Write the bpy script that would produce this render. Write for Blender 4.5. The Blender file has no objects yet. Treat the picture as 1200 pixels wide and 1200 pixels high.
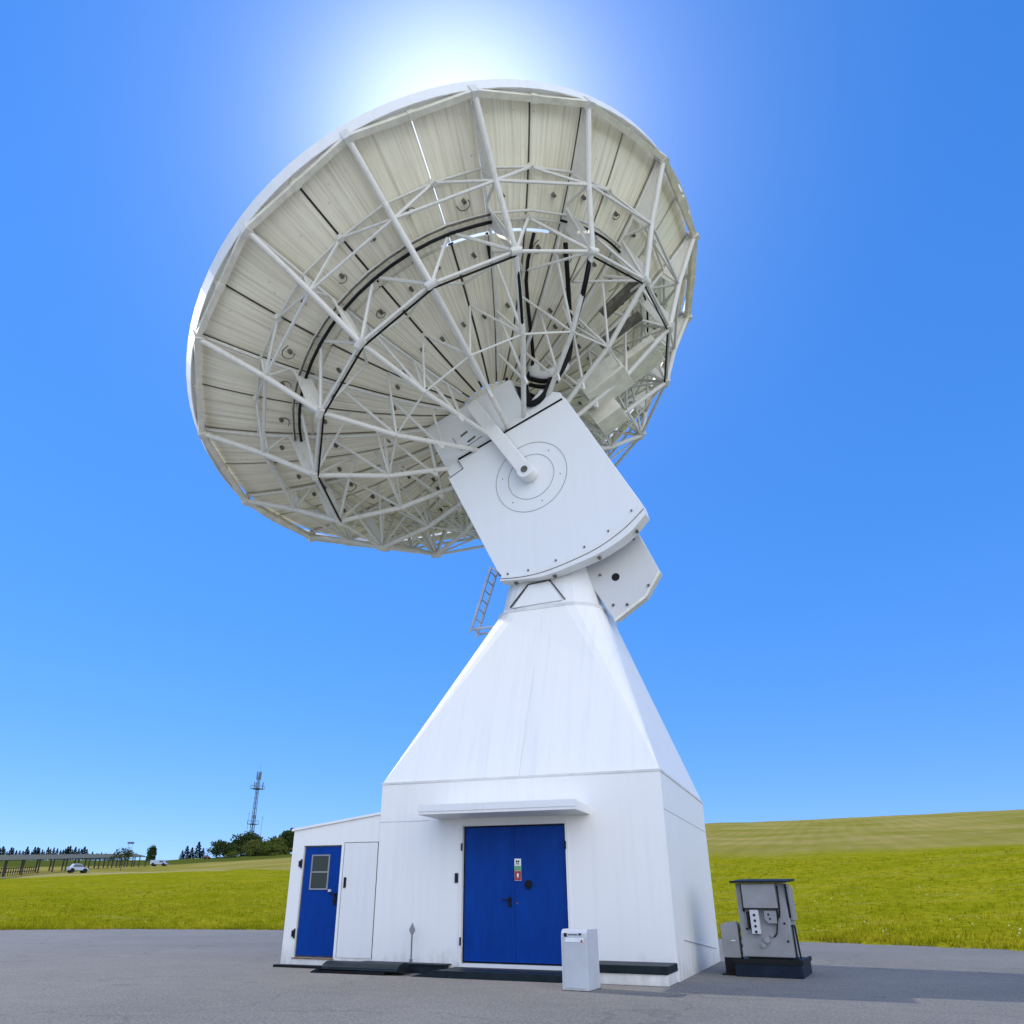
import bpy, math, random
from math import sin, cos, pi, radians, sqrt, atan2
from mathutils import Vector, Matrix, noise

random.seed(7)
scene = bpy.context.scene
COL = scene.collection

# ------------------------------------------------------------------ materials
def new_mat(name):
    m = bpy.data.materials.new(name); m.use_nodes = True
    nt = m.node_tree
    return m, nt, nt.nodes['Principled BSDF']

def N(nt, kind, **kw):
    n = nt.nodes.new(kind)
    for k, v in kw.items():
        if k in n.inputs: n.inputs[k].default_value = v
        else: setattr(n, k, v)
    return n

def ramp(nt, fac, stops):
    r = nt.nodes.new('ShaderNodeValToRGB')
    cr = r.color_ramp
    while len(cr.elements) < len(stops): cr.elements.new(0.5)
    for el, (p, c) in zip(cr.elements, stops):
        el.position = p; el.color = (c[0], c[1], c[2], 1) if not isinstance(c, (int, float)) else (c, c, c, 1)
    nt.links.new(fac, r.inputs[0])
    return r.outputs[0]

def mix(nt, fac, a, b, mode='MIX'):
    m = nt.nodes.new('ShaderNodeMix'); m.data_type = 'RGBA'; m.blend_type = mode
    for idx, val in ((0, fac), (6, a), (7, b)):
        if isinstance(val, (int, float)): m.inputs[idx].default_value = val
        elif isinstance(val, tuple): m.inputs[idx].default_value = (*val, 1)
        else: nt.links.new(val, m.inputs[idx])
    return m.outputs[2]

def coords(nt, kind='Object', scale=(1, 1, 1)):
    tc = nt.nodes.new('ShaderNodeTexCoord')
    mp = nt.nodes.new('ShaderNodeMapping'); mp.inputs['Scale'].default_value = scale
    nt.links.new(tc.outputs[kind], mp.inputs[0])
    return mp.outputs[0]

def noise_tex(nt, vec, scale, detail=4, rough=.6):
    n = N(nt, 'ShaderNodeTexNoise', Scale=scale, Detail=detail, Roughness=rough)
    nt.links.new(vec, n.inputs['Vector'])
    return n.outputs[0]

def bump(nt, bsdf, h, strength=.2, dist=.02):
    b = N(nt, 'ShaderNodeBump', Strength=strength, Distance=dist)
    nt.links.new(h, b.inputs['Height']); nt.links.new(b.outputs[0], bsdf.inputs['Normal'])

def simple(name, col, rough=.5, metal=0, var=.12, scale=3.0, bumpy=0):
    m, nt, b = new_mat(name)
    v = coords(nt)
    n = noise_tex(nt, v, scale, 5)
    lo = tuple(c * (1 - var) for c in col); hi = tuple(min(1, c * (1 + var)) for c in col)
    nt.links.new(ramp(nt, n, [(.3, lo), (.7, hi)]), b.inputs['Base Color'])
    b.inputs['Roughness'].default_value = rough; b.inputs['Metallic'].default_value = metal
    if bumpy: bump(nt, b, noise_tex(nt, v, scale * 12, 3), bumpy, .01)
    return m

def painted_white(name, base, streak, amount=.5, rough=.45, low_dirt=False, sc=(7, 7, .16)):
    """weathered white paint with vertical run-off streaks and small specks"""
    m, nt, b = new_mat(name)
    v = coords(nt, scale=sc)
    s = noise_tex(nt, v, 1.0, 6, .65)
    big = noise_tex(nt, coords(nt), .5, 4)
    f = ramp(nt, s, [(.5, 0.0), (.78, amount)])
    f2 = ramp(nt, big, [(.35, 0.15), (.7, 1.0)])
    mul = nt.nodes.new('ShaderNodeMath'); mul.operation = 'MULTIPLY'
    nt.links.new(f, mul.inputs[0]); nt.links.new(f2, mul.inputs[1])
    c = mix(nt, mul.outputs[0], base, streak)
    sp = noise_tex(nt, coords(nt), 30, 2)
    c = mix(nt, ramp(nt, sp, [(.73, 0.0), (.76, .35)]), c, tuple(x * .55 for x in base))
    if low_dirt:   # splash dirt near the ground, patchy
        tc = nt.nodes.new('ShaderNodeTexCoord'); sx = nt.nodes.new('ShaderNodeSeparateXYZ')
        nt.links.new(tc.outputs['Object'], sx.inputs[0])
        n2 = noise_tex(nt, coords(nt, scale=(3, 3, 1.2)), 1.6, 6)
        ad = N(nt, 'ShaderNodeMath', operation='MULTIPLY_ADD')
        ad.inputs[1].default_value = 1.6; nt.links.new(n2, ad.inputs[0])
        neg = N(nt, 'ShaderNodeMath', operation='MULTIPLY'); neg.inputs[1].default_value = -1.3
        nt.links.new(sx.outputs[2], neg.inputs[0]); nt.links.new(neg.outputs[0], ad.inputs[2])
        c = mix(nt, ramp(nt, ad.outputs[0], [(.35, 0.0), (.9, .5)]), c, (.42, .40, .33))
    nt.links.new(c, b.inputs['Base Color'])
    b.inputs['Roughness'].default_value = rough
    bump(nt, b, noise_tex(nt, coords(nt, scale=(1, 1, .3)), 6, 4), .08, .02)
    return m

M = {}
M['wall'] = painted_white('wall_white_paint', (.82, .81, .775), (.50, .51, .50), .30, .5, True)
M['tower'] = painted_white('tower_white_paint', (.82, .81, .775), (.44, .44, .41), .34, sc=(6, .5, .13))
M['white'] = painted_white('white_steel_paint', (.76, .76, .74), (.45, .43, .38), .35, .4)
M['plate'] = painted_white('plate_white_paint', (.76, .775, .775), (.56, .54, .48), .16, .42)
M['tube'] = painted_white('truss_white_paint', (.67, .655, .595), (.33, .30, .22), .65, .45)
M['cream'] = simple('aged_cream_paint', (.72, .69, .58), .5, var=.15)
M['dark'] = simple('black_rubber', (.008, .0085, .010), .55, var=.3)
M['slate'] = simple('dark_slate_paint', (.010, .017, .022), .5, var=.35, scale=5)
M['navy'] = simple('dark_navy_steel', (.006, .013, .026), .55, var=.4, scale=4)
M['grime'] = simple('grimy_steel', (.13, .12, .095), .7, var=.5, scale=6)
M['seal'] = simple('dark_joint_seal', (.05, .047, .04), .8, var=.5, scale=9)
M['grey'] = simple('grey_machine_paint', (.25, .255, .262), .5, var=.14, scale=2.5, bumpy=.05)
for nm in ('slate','navy','dark'): M[nm].node_tree.nodes['Principled BSDF'].inputs['Specular IOR Level'].default_value = .18
M['greyl'] = simple('light_grey_paint', (.50, .52, .54), .5, var=.08, scale=2)
M['ringgrey'] = simple('grey_sealant', (.30, .30, .28), .7)
M['bounce_pale'] = simple('pale_bounce_sheet', (.58, .56, .52), .85, var=.12, scale=.6)  # pale tone of the added bounce sheet
M['verge'] = simple('dry_soil', (.16, .12, .06), .95, var=.6, scale=1.5)
M['seamgrey'] = simple('painted_weld', (.66, .66, .63), .6)
M['cwt'] = painted_white('counterweight_grey_paint', (.60, .60, .58), (.42, .38, .30), .4, .45)
M['metal'] = simple('galvanised_steel', (.42, .43, .45), .38, .8, var=.2)
M['mastm'] = simple('mast_steel', (.16, .19, .23), .5, .2, var=.2)
M['post'] = simple('post_grey', (.16, .17, .19), .5, .3)
M['bark'] = simple('bark', (.07, .05, .035), .9, var=.4)
M['turfroof'] = simple('mossy_roof_felt', (.035, .045, .02), .9, var=.4)
M['wood'] = simple('weathered_timber', (.06, .055, .045), .85, var=.35)
M['hole'] = simple('black_opening', (.006, .006, .007), .9)
M['red'] = simple('red_paint', (.35, .03, .025), .4)
M['green_lbl'] = simple('green_print', (.12, .35, .14), .5)
M['maroon'] = simple('dark_red_paint', (.10, .018, .016), .5)
M['paper'] = simple('white_print', (.75, .76, .76), .5)
M['carw'] = simple('car_white', (.36, .42, .52), .25)
M['carg'] = simple('car_glass', (.03, .045, .07), .1)
M['rust'] = simple('rusty_steel', (.20, .10, .05), .8, var=.4, scale=9)

m, nt, b = new_mat('blue_door_paint')
n = noise_tex(nt, coords(nt, scale=(3, 3, .7)), 2.0, 5)
nt.links.new(ramp(nt, n, [(.3, (.0003, .034, .215)), (.7, (.0005, .046, .28))]), b.inputs['Base Color'])
b.inputs['Roughness'].default_value = .42; b.inputs['Specular IOR Level'].default_value = .12
bump(nt, b, noise_tex(nt, coords(nt), 30, 3), .05, .005)
M['blue'] = m

m, nt, b = new_mat('window_glass')
b.inputs['Base Color'].default_value = (.045, .055, .045, 1); b.inputs['Roughness'].default_value = .2; b.inputs['Specular IOR Level'].default_value = .25
M['glass'] = m

# reflector panel: cream sheet, radial run stains following the UV (u across the gore, v outwards)
m, nt, b = new_mat('reflector_panel_paint')
tc = nt.nodes.new('ShaderNodeTexCoord')
def uvm(scale):
    mp = nt.nodes.new('ShaderNodeMapping'); mp.inputs['Scale'].default_value = scale
    nt.links.new(tc.outputs['UV'], mp.inputs[0]); return mp.outputs[0]
st = noise_tex(nt, uvm((420, 2.2, 1)), 1.0, 5, .7)
bl = noise_tex(nt, uvm((26, 9, 1)), 1.0, 5, .6)
wv = N(nt, 'ShaderNodeTexWave', Scale=1.0, Distortion=.6); wv.bands_direction = 'X'
nt.links.new(uvm((32 * 6 / 20 * pi, .6, 1)), wv.inputs[0])
base = mix(nt, ramp(nt, bl, [(.3, 0.0), (.75, 1.0)]), (.88, .835, .67), (.80, .745, .58))
c = mix(nt, ramp(nt, st, [(.47, 0.0), (.75, .75)]), base, (.42, .36, .23))
c = mix(nt, ramp(nt, wv.outputs[0], [(.0, .17), (.10, 0.0)]), c, (.25, .22, .15))
sp = noise_tex(nt, uvm((300, 60, 1)), 1.0, 2)
c = mix(nt, ramp(nt, sp, [(.70, 0.0), (.74, .5)]), c, (.2, .18, .13))
nt.links.new(c, b.inputs['Base Color']); b.inputs['Roughness'].default_value = .55
bump(nt, b, wv.outputs[0], .12, .02)
M['panel'] = m

# asphalt
m, nt, b = new_mat('asphalt')
v = coords(nt)
fine = noise_tex(nt, v, 26, 4, .85)
med = noise_tex(nt, v, 2.3, 6, .65)
big = noise_tex(nt, v, .22, 4, .55)
c = mix(nt, ramp(nt, big, [(.3, 0.0), (.7, 1.0)]), (.190, .172, .142), (.258, .234, .195))
c = mix(nt, ramp(nt, med, [(.35, .0), (.75, .5)]), c, (.12, .12, .125))
c = mix(nt, ramp(nt, fine, [(.42, .55), (.5, 0.0), (.58, 0.0), (.70, .0)]), c, (.07, .07, .072))
c = mix(nt, ramp(nt, fine, [(.54, .0), (.66, .75)]), c, (.40, .39, .36))
# hairline cracks
vo = N(nt, 'ShaderNodeTexVoronoi', Scale=.16); vo.feature = 'DISTANCE_TO_EDGE'
dist = N(nt, 'ShaderNodeVectorMath', operation='ADD')
nz = N(nt, 'ShaderNodeTexNoise', Scale=.7, Detail=5); nt.links.new(v, nz.inputs['Vector'])
sc = N(nt, 'ShaderNodeVectorMath', operation='SCALE'); sc.inputs['Scale'].default_value = 2.0
nt.links.new(nz.outputs['Color'], sc.inputs[0]); nt.links.new(v, dist.inputs[0]); nt.links.new(sc.outputs[0], dist.inputs[1])
nt.links.new(dist.outputs[0], vo.inputs['Vector'])
c = mix(nt, ramp(nt, vo.outputs[0], [(.0, .4), (.007, 0.0)]), c, (.055, .053, .05))
st_ = noise_tex(nt, v, .9, 3, .5)
c = mix(nt, ramp(nt, st_, [(.66, .0), (.74, .4)]), c, (.085, .082, .078))
# pale scuffs
sv = noise_tex(nt, coords(nt, scale=(.5, 2.2, 1)), 1.2, 6, .7)
c = mix(nt, ramp(nt, sv, [(.6, .0), (.72, .3)]), c, (.30, .29, .28))
nt.links.new(c, b.inputs['Base Color']); b.inputs['Roughness'].default_value = .9
bump(nt, b, fine, .8, .02)
M['asphalt'] = m

# meadow: lawn / dry track / field chosen by the mesh attribute "cover"
m, nt, b = new_mat('meadow')
at = nt.nodes.new('ShaderNodeAttribute'); at.attribute_name = 'cover'
tr = nt.nodes.new('ShaderNodeAttribute'); tr.attribute_name = 'track'
v = coords(nt)
n1 = noise_tex(nt, v, .35, 6, .65); n2 = noise_tex(nt, v, 2.2, 6, .7); n3 = noise_tex(nt, v, .06, 4)
n4 = noise_tex(nt, coords(nt, scale=(.16, .9, .9)), 1.0, 6, .7)      # wind-laid streaks
lawn = mix(nt, ramp(nt, n1, [(.35, 0.0), (.68, 1.0)]), (.215, .222, .005), (.320, .280, .014))
lawn = mix(nt, ramp(nt, n2, [(.38, .7), (.52, 0.0)]), lawn, (.110, .140, .003))
lawn = mix(nt, ramp(nt, n2, [(.58, .0), (.72, .65)]), lawn, (.32, .29, .05))
lawn = mix(nt, ramp(nt, n4, [(.55, .0), (.68, .65)]), lawn, (.30, .25, .07))
lawn = mix(nt, ramp(nt, n4, [(.30, .5), (.42, .0)]), lawn, (.13, .155, .003))
wv = N(nt, 'ShaderNodeTexWave', Scale=.13, Distortion=7.0, Detail=4); wv.bands_direction = 'X'
wv.inputs['Detail Scale'].default_value = .35
mp = nt.nodes.new('ShaderNodeMapping'); mp.inputs['Rotation'].default_value = (0, 0, radians(6)); mp.inputs['Scale'].default_value = (1, .12, 1)
nt.links.new(v, mp.inputs[0]); nt.links.new(mp.outputs[0], wv.inputs[0])
n5 = noise_tex(nt, coords(nt, scale=(.9, .05, .9)), .8, 5, .7)
field = mix(nt, ramp(nt, n3, [(.38, 0.0), (.62, 1.0)]), (.235, .215, .035), (.345, .275, .085))
field = mix(nt, ramp(nt, wv.outputs[0], [(.25, .16), (.6, 0.0)]), field, (.15, .16, .02))
field = mix(nt, ramp(nt, n5, [(.55, .0), (.7, .35)]), field, (.36, .31, .14))
field = mix(nt, ramp(nt, n4, [(.55, .0), (.75, .6)]), field, (.17, .18, .02))
c = mix(nt, at.outputs['Fac'], lawn, field)
fr = nt.nodes.new('ShaderNodeAttribute'); fr.attribute_name = 'far'
c = mix(nt, fr.outputs['Fac'], c, (.085, .10, .018))
c = mix(nt, tr.outputs['Fac'], c, (.46, .38, .22))
nt.links.new(c, b.inputs['Base Color']); b.inputs['Roughness'].default_value = .9
b.inputs['Specular IOR Level'].default_value = 0
bump(nt, b, n2, .6, .2)
M['meadow'] = m

def leafmat(name, c0, c1, scale=.8, trans=0.0):
    m, nt, b = new_mat(name)
    oi = nt.nodes.new('ShaderNodeObjectInfo')
    n = noise_tex(nt, coords(nt), scale, 4)
    nt.links.new(ramp(nt, n, [(.35, c0), (.65, c1)]), b.inputs['Base Color'])
    b.inputs['Roughness'].default_value = .75
    b.inputs['Specular IOR Level'].default_value = .02
    return m
M['blade'] = leafmat('grass_blades', (.21, .222, .004), (.38, .33, .016), .5)
M['flower'] = simple('white_petals', (.55, .54, .30), .7)
M['conifer'] = leafmat('conifer_needles', (.012, .022, .012), (.026, .040, .018))
M['leafd'] = leafmat('dark_leaves', (.022, .040, .012), (.045, .065, .018))
M['leafl'] = leafmat('light_leaves', (.065, .085, .018), (.11, .125, .028))

# ------------------------------------------------------------------ mesh builder
class MB:
    def __init__(s): s.v = []; s.f = []; s.uv = None; s.mi = []; s.cur = 0
    def add(s, vs, fs):
        o = len(s.v); s.v += [tuple(p) for p in vs]
        for f in fs: s.f.append(tuple(i + o for i in f)); s.mi.append(s.cur)
    def box(s, x0, x1, y0, y1, z0, z1):
        s.add([(x0,y0,z0),(x1,y0,z0),(x1,y1,z0),(x0,y1,z0),(x0,y0,z1),(x1,y0,z1),(x1,y1,z1),(x0,y1,z1)],
              [(0,3,2,1),(4,5,6,7),(0,1,5,4),(1,2,6,5),(2,3,7,6),(3,0,4,7)])
    def obox(s, o, ax, ay, az):   # oriented box, centre o and half-axes
        o, ax, ay, az = map(Vector, (o, ax, ay, az))
        P = [o + ax*i + ay*j + az*k for k in (-1,1) for j in (-1,1) for i in (-1,1)]
        fs = [(0,2,3,1),(4,5,7,6),(0,1,5,4),(1,3,7,5),(3,2,6,7),(2,0,4,6)]
        if ax.cross(ay).dot(az) < 0: fs = [f[::-1] for f in fs]
        s.add(P, fs)
    def bar(s, a, b, w, h=None, up=(0,0,1)):
        a, b = Vector(a), Vector(b); d = (b - a)
        if d.length < 1e-6: return
        h = h or w; t = d.normalized(); u = Vector(up)
        if abs(t.dot(u)) > .98: u = Vector((1, 0, 0))
        sd = t.cross(u).normalized(); u = sd.cross(t)
        s.obox((a+b)/2, d/2, sd*w/2, u*h/2)
    def tube(s, a, b, r, r2=None, n=8, caps=True):
        a, b = Vector(a), Vector(b); d = b - a
        if d.length < 1e-6: return
        t = d.normalized(); u = Vector((0,0,1)) if abs(t.z) < .9 else Vector((1,0,0))
        p = t.cross(u).normalized(); q = t.cross(p); r2 = r if r2 is None else r2
        vs = []
        for c, rr in ((a, r), (b, r2)):
            for i in range(n):
                an = 2*pi*i/n; vs.append(c + (p*cos(an) + q*sin(an))*rr)
        fs = [(i, n+i, n+(i+1) % n, (i+1) % n)[::-1] for i in range(n)]
        if caps: fs += [tuple(range(n)), tuple(range(2*n-1, n-1, -1))]
        s.add(vs, fs)
    def path(s, pts, r, n=6, smooth=4):
        pts = [Vector(p) for p in pts]
        if smooth > 1 and len(pts) > 2:
            out = []
            for i in range(len(pts)-1):
                p0 = pts[max(i-1,0)]; p1 = pts[i]; p2 = pts[i+1]; p3 = pts[min(i+2,len(pts)-1)]
                for k in range(smooth):
                    t = k/smooth
                    out.append(.5*((2*p1)+(p2-p0)*t+(2*p0-5*p1+4*p2-p3)*t*t+(3*p1-p0-3*p2+p3)*t**3))
            out.append(pts[-1]); pts = out
        vs = []; fs = []; ref = None
        for i, p in enumerate(pts):
            t = (pts[min(i+1,len(pts)-1)] - pts[max(i-1,0)]).normalized()
            if ref is None: ref = t.orthogonal()
            ref = (ref - t*ref.dot(t)).normalized(); q = t.cross(ref)
            for k in range(n):
                an = 2*pi*k/n; vs.append(p + (ref*cos(an) + q*sin(an))*r)
        for i in range(len(pts)-1):
            for k in range(n):
                fs.append((i*n+k, i*n+(k+1)%n, (i+1)*n+(k+1)%n, (i+1)*n+k))
        fs += [tuple(range(n-1,-1,-1)), tuple(range((len(pts)-1)*n, len(pts)*n))]
        s.add(vs, fs)
    def prism(s, poly, f0, f1):   # polygon of 2-tuples, f0/f1 map to 3D on the two caps
        n = len(poly); vs = [f0(*p) for p in poly] + [f1(*p) for p in poly]
        fs = [tuple(range(n)), tuple(range(2*n-1, n-1, -1))]
        fs += [(i, n+i, n+(i+1)%n, (i+1)%n) for i in range(n)]
        s.add(vs, fs)
    def ring(s, pts_a, pts_b, closed=True):
        n = len(pts_a); o = len(s.v); s.v += [tuple(p) for p in pts_a] + [tuple(p) for p in pts_b]
        for i in range(n if closed else n-1):
            j = (i+1) % n; s.f.append((o+i, o+j, o+n+j, o+n+i)); s.mi.append(s.cur)
    def build(s, name, mat, parent=None, smooth=False, loc=None, fix=True, bevel=0):
        me = bpy.data.meshes.new(name)
        off = Vector(loc) if loc is not None else Vector((0,0,0))
        me.from_pydata([tuple(Vector(p) - off) for p in s.v], [], s.f)
        mats = mat if isinstance(mat, (list, tuple)) else [mat]
        for mm in mats: me.materials.append(mm)
        if len(mats) > 1: me.polygons.foreach_set('material_index', s.mi)
        me.validate(); me.update()
        if fix and len(s.f) < 60000:
            import bmesh
            bm = bmesh.new(); bm.from_mesh(me); bmesh.ops.recalc_face_normals(bm, faces=bm.faces); bm.to_mesh(me); bm.free()
        if smooth: me.polygons.foreach_set('use_smooth', [True]*len(me.polygons))
        o = bpy.data.objects.new(name, me); COL.objects.link(o)
        if loc is not None: o.location = loc
        if parent: o.parent = parent
        if bevel:
            bv = o.modifiers.new('bevel', 'BEVEL'); bv.width = bevel; bv.segments = 2; bv.limit_method = 'ANGLE'
        return o

def empty(name, loc=(0,0,0), rz=0):
    o = bpy.data.objects.new(name, None); COL.objects.link(o); o.location = loc; o.rotation_euler = (0,0,rz)
    o.empty_display_size = .3
    return o
def tag(o, label=None, cat=None, group=None, kind=None):
    if label: o['label'] = label
    if cat: o['category'] = cat
    if group: o['group'] = group
    if kind: o['kind'] = kind
    return o
def copy_tree(o, loc, rz, scale=1.0, parent=None):
    c = o.copy(); COL.objects.link(c)
    if parent is None: c.location = loc; c.rotation_euler = (0,0,rz); c.scale = (scale,)*3 if not isinstance(scale, tuple) else scale
    else: c.parent = parent
    for ch in [q for q in bpy.data.objects if q.parent == o]: copy_tree(ch, None, 0, 1, c)
    return c

# ------------------------------------------------------------------ camera
CAMP = Vector((5.7802, -18.9248, 1.23))
yaw, pitch, roll = -0.3842, 0.4688, 0.0057
fw = Vector((sin(yaw)*cos(pitch), cos(yaw)*cos(pitch), sin(pitch)))
rt = Vector((cos(yaw), -sin(yaw), 0)); up = rt.cross(fw)
r2 = rt*cos(roll) + up*sin(roll); u2 = -rt*sin(roll) + up*cos(roll)
cam = bpy.data.cameras.new('camera'); co = bpy.data.objects.new('camera', cam); COL.objects.link(co)
mw = Matrix((( r2.x,u2.x,-fw.x,CAMP.x),(r2.y,u2.y,-fw.y,CAMP.y),(r2.z,u2.z,-fw.z,CAMP.z),(0,0,0,1)))
co.matrix_world = mw
cam.sensor_width = 36; cam.sensor_fit = 'HORIZONTAL'; cam.lens = 903.75/1200*36
cam.shift_x = 31.86/1200; cam.clip_end = 6000; cam.clip_start = .1
scene.camera = co

# ------------------------------------------------------------------ light
SUN_EL, SUN_AZ = radians(30.0), radians(-80)     # azimuth from +Y towards +X
w = bpy.data.worlds.new('World'); scene.world = w; w.use_nodes = True
nt = w.node_tree; bg = nt.nodes['Background']
sky = nt.nodes.new('ShaderNodeTexSky'); sky.sky_type = 'NISHITA'; sky.sun_disc = False
sky.sun_elevation = SUN_EL; sky.sun_rotation = SUN_AZ
sky.altitude = 1500; sky.air_density = 1.0; sky.dust_density = .05; sky.ozone_density = 4.0
gm = N(nt, 'ShaderNodeGamma', Gamma=.30); nt.links.new(sky.outputs[0], gm.inputs['Color'])
hs = N(nt, 'ShaderNodeHueSaturation', Saturation=2.45, Value=3.75)
nt.links.new(gm.outputs[0], hs.inputs['Color'])
# white glow painted into the sky round the dish top, apart from the sun lamp
SD = Vector((sin(SUN_AZ)*cos(SUN_EL), cos(SUN_AZ)*cos(SUN_EL), sin(SUN_EL)))
GD = Vector((-0.2642, 0.5585, 0.7863)).normalized()   # centre of the painted glow, not the sun lamp's direction
tc = nt.nodes.new('ShaderNodeTexCoord')
dp = N(nt, 'ShaderNodeVectorMath', operation='DOT_PRODUCT'); dp.inputs[1].default_value = GD
nt.links.new(tc.outputs['Generated'], dp.inputs[0])
def lobe(p, k):
    pw = N(nt, 'ShaderNodeMath', operation='POWER'); pw.inputs[1].default_value = p
    mx = N(nt, 'ShaderNodeMath', operation='MAXIMUM'); mx.inputs[1].default_value = 0
    nt.links.new(dp.outputs['Value'], mx.inputs[0]); nt.links.new(mx.outputs[0], pw.inputs[0])
    ml = N(nt, 'ShaderNodeMath', operation='MULTIPLY'); ml.inputs[1].default_value = k
    nt.links.new(pw.outputs[0], ml.inputs[0]); return ml.outputs[0]
ad = N(nt, 'ShaderNodeMath', operation='ADD')
nt.links.new(lobe(115, 4.3), ad.inputs[0]); nt.links.new(lobe(26, 1.25), ad.inputs[1])
vm = nt.nodes.new('ShaderNodeVectorMath'); vm.operation = 'ADD'
cb = nt.nodes.new('ShaderNodeCombineXYZ')
for i, kk in enumerate((.98, .985, 1.0)):
    ml_ = N(nt, 'ShaderNodeMath', operation='MULTIPLY'); ml_.inputs[1].default_value = kk
    nt.links.new(ad.outputs[0], ml_.inputs[0]); nt.links.new(ml_.outputs[0], cb.inputs[i])
tint = N(nt, 'ShaderNodeVectorMath', operation='MULTIPLY'); tint.inputs[1].default_value = (.345, .488, .80)
nt.links.new(hs.outputs[0], tint.inputs[0])
nt.links.new(tint.outputs[0], vm.inputs[0]); nt.links.new(cb.outputs[0], vm.inputs[1])
# unseen fill light added to the sky behind the camera for the shaded walls
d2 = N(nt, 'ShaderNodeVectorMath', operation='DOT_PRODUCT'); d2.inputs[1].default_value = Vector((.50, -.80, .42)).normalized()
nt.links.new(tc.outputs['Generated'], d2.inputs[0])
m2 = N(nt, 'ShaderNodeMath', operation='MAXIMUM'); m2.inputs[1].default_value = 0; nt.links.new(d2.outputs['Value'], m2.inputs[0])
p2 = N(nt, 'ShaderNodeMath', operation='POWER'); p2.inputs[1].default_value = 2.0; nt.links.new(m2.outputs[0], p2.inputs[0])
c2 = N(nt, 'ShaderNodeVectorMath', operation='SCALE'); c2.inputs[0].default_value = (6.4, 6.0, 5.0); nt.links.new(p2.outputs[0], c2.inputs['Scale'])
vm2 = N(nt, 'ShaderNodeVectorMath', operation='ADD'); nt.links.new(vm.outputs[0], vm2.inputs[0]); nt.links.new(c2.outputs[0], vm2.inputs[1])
d3 = N(nt, 'ShaderNodeVectorMath', operation='DOT_PRODUCT'); d3.inputs[1].default_value = Vector((.82, -.56, .02)).normalized()  # second unseen fill lobe, low at the right, added to brighten the dish back
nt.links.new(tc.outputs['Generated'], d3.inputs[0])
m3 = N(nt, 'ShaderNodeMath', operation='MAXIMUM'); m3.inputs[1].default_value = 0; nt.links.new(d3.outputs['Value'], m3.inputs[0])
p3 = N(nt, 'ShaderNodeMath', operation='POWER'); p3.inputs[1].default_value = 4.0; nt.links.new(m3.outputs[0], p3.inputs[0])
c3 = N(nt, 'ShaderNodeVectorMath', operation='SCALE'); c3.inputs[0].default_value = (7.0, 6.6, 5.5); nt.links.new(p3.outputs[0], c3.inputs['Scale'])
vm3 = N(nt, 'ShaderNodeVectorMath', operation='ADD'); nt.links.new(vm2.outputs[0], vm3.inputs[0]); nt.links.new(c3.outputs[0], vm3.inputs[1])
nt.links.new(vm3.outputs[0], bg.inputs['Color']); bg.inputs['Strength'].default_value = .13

sl = bpy.data.lights.new('sun', 'SUN'); sl.energy = 2.0; sl.angle = radians(.53); sl.color = (1, .95, .86)
so = bpy.data.objects.new('sun', sl); COL.objects.link(so)
so.rotation_euler = (-SD).to_track_quat('-Z', 'Y').to_euler(); so.location = SD*60

scene.view_settings.view_transform = 'Standard'; scene.view_settings.look = 'None'
scene.view_settings.exposure = .75; scene.view_settings.gamma = 1

# ------------------------------------------------------------------ terrain
PROF = [(-180,[(45,0),(110,1.2),(200,3),(420,7)]),(-100,[(52,0),(110,1.6),(135,2.2),(200,4),(420,9)]),
 (-69.0,[(56,0),(110,2.29),(135,2.94),(200,4.99),(420,11.98)]),(-51.7,[(45.8,0),(110,2.99),(135,4.02),(200,6.62),(420,16.2)]),
 (-43.8,[(45.5,0),(100,3.69),(135,5.0),(200,7.66),(420,17.93)]),(-34.9,[(43.4,0),(70,2.23),(95,4.35),(150,7.49),(330,17.37)]),
 (-6.8,[(36.1,0),(50,1.2),(75,5.12),(150,11.72),(250,22.38)]),(11.4,[(31.3,0),(42,.9),(62,4.23),(130,10.37),(250,22.99)]),
 (27.8,[(30,0),(42,.84),(62,3.6),(130,8.87),(250,20.22)]),(70,[(32,0),(60,2.0),(130,5),(250,11)]),(180,[(45,0),(110,1.2),(200,3),(420,7)])]
def prof_z(l, D):
    if D <= l[0][0]: return 0.0
    for (d0,z0),(d1,z1) in zip(l, l[1:]):
        if D <= d1:
            return z0 + (z1-z0)*(D-d0)/(d1-d0)
    return l[-1][1] + (D - l[-1][0])*.004
def sect(az):
    az = (az + 180) % 360 - 180
    for (a0,l0),(a1,l1) in zip(PROF, PROF[1:]):
        if a0 <= az <= a1: return l0, l1, (az-a0)/(a1-a0)
def ter(az, D):
    l0, l1, t = sect(az); return prof_z(l0, D)*(1-t) + prof_z(l1, D)*t
def edge(az):
    l0, l1, t = sect(az)
    return l0[0][0]*(1-t) + l1[0][0]*t + .35*noise.noise(Vector((az*.9, 3.1, 0))) + .15*noise.noise(Vector((az*4, 1.1, 0)))
def pol(az, D): return CAMP.x + D*sin(radians(az)), CAMP.y + D*cos(radians(az))
def ground_z(x, y):
    d = sqrt((x-CAMP.x)**2 + (y-CAMP.y)**2); return tz(math.degrees(atan2(x-CAMP.x, y-CAMP.y)), d)
def tz(az, D):
    x, y = pol(az, D)
    e = edge(az); g = max(0, min(1, (D-e)/8))
    return ter(az, max(0, D)) + g*.18*noise.noise(Vector((x*.12, y*.12, 0))) + g*max(0, min(1, D/150))*.5*noise.noise(Vector((x*.015, y*.015, 5)))

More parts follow.
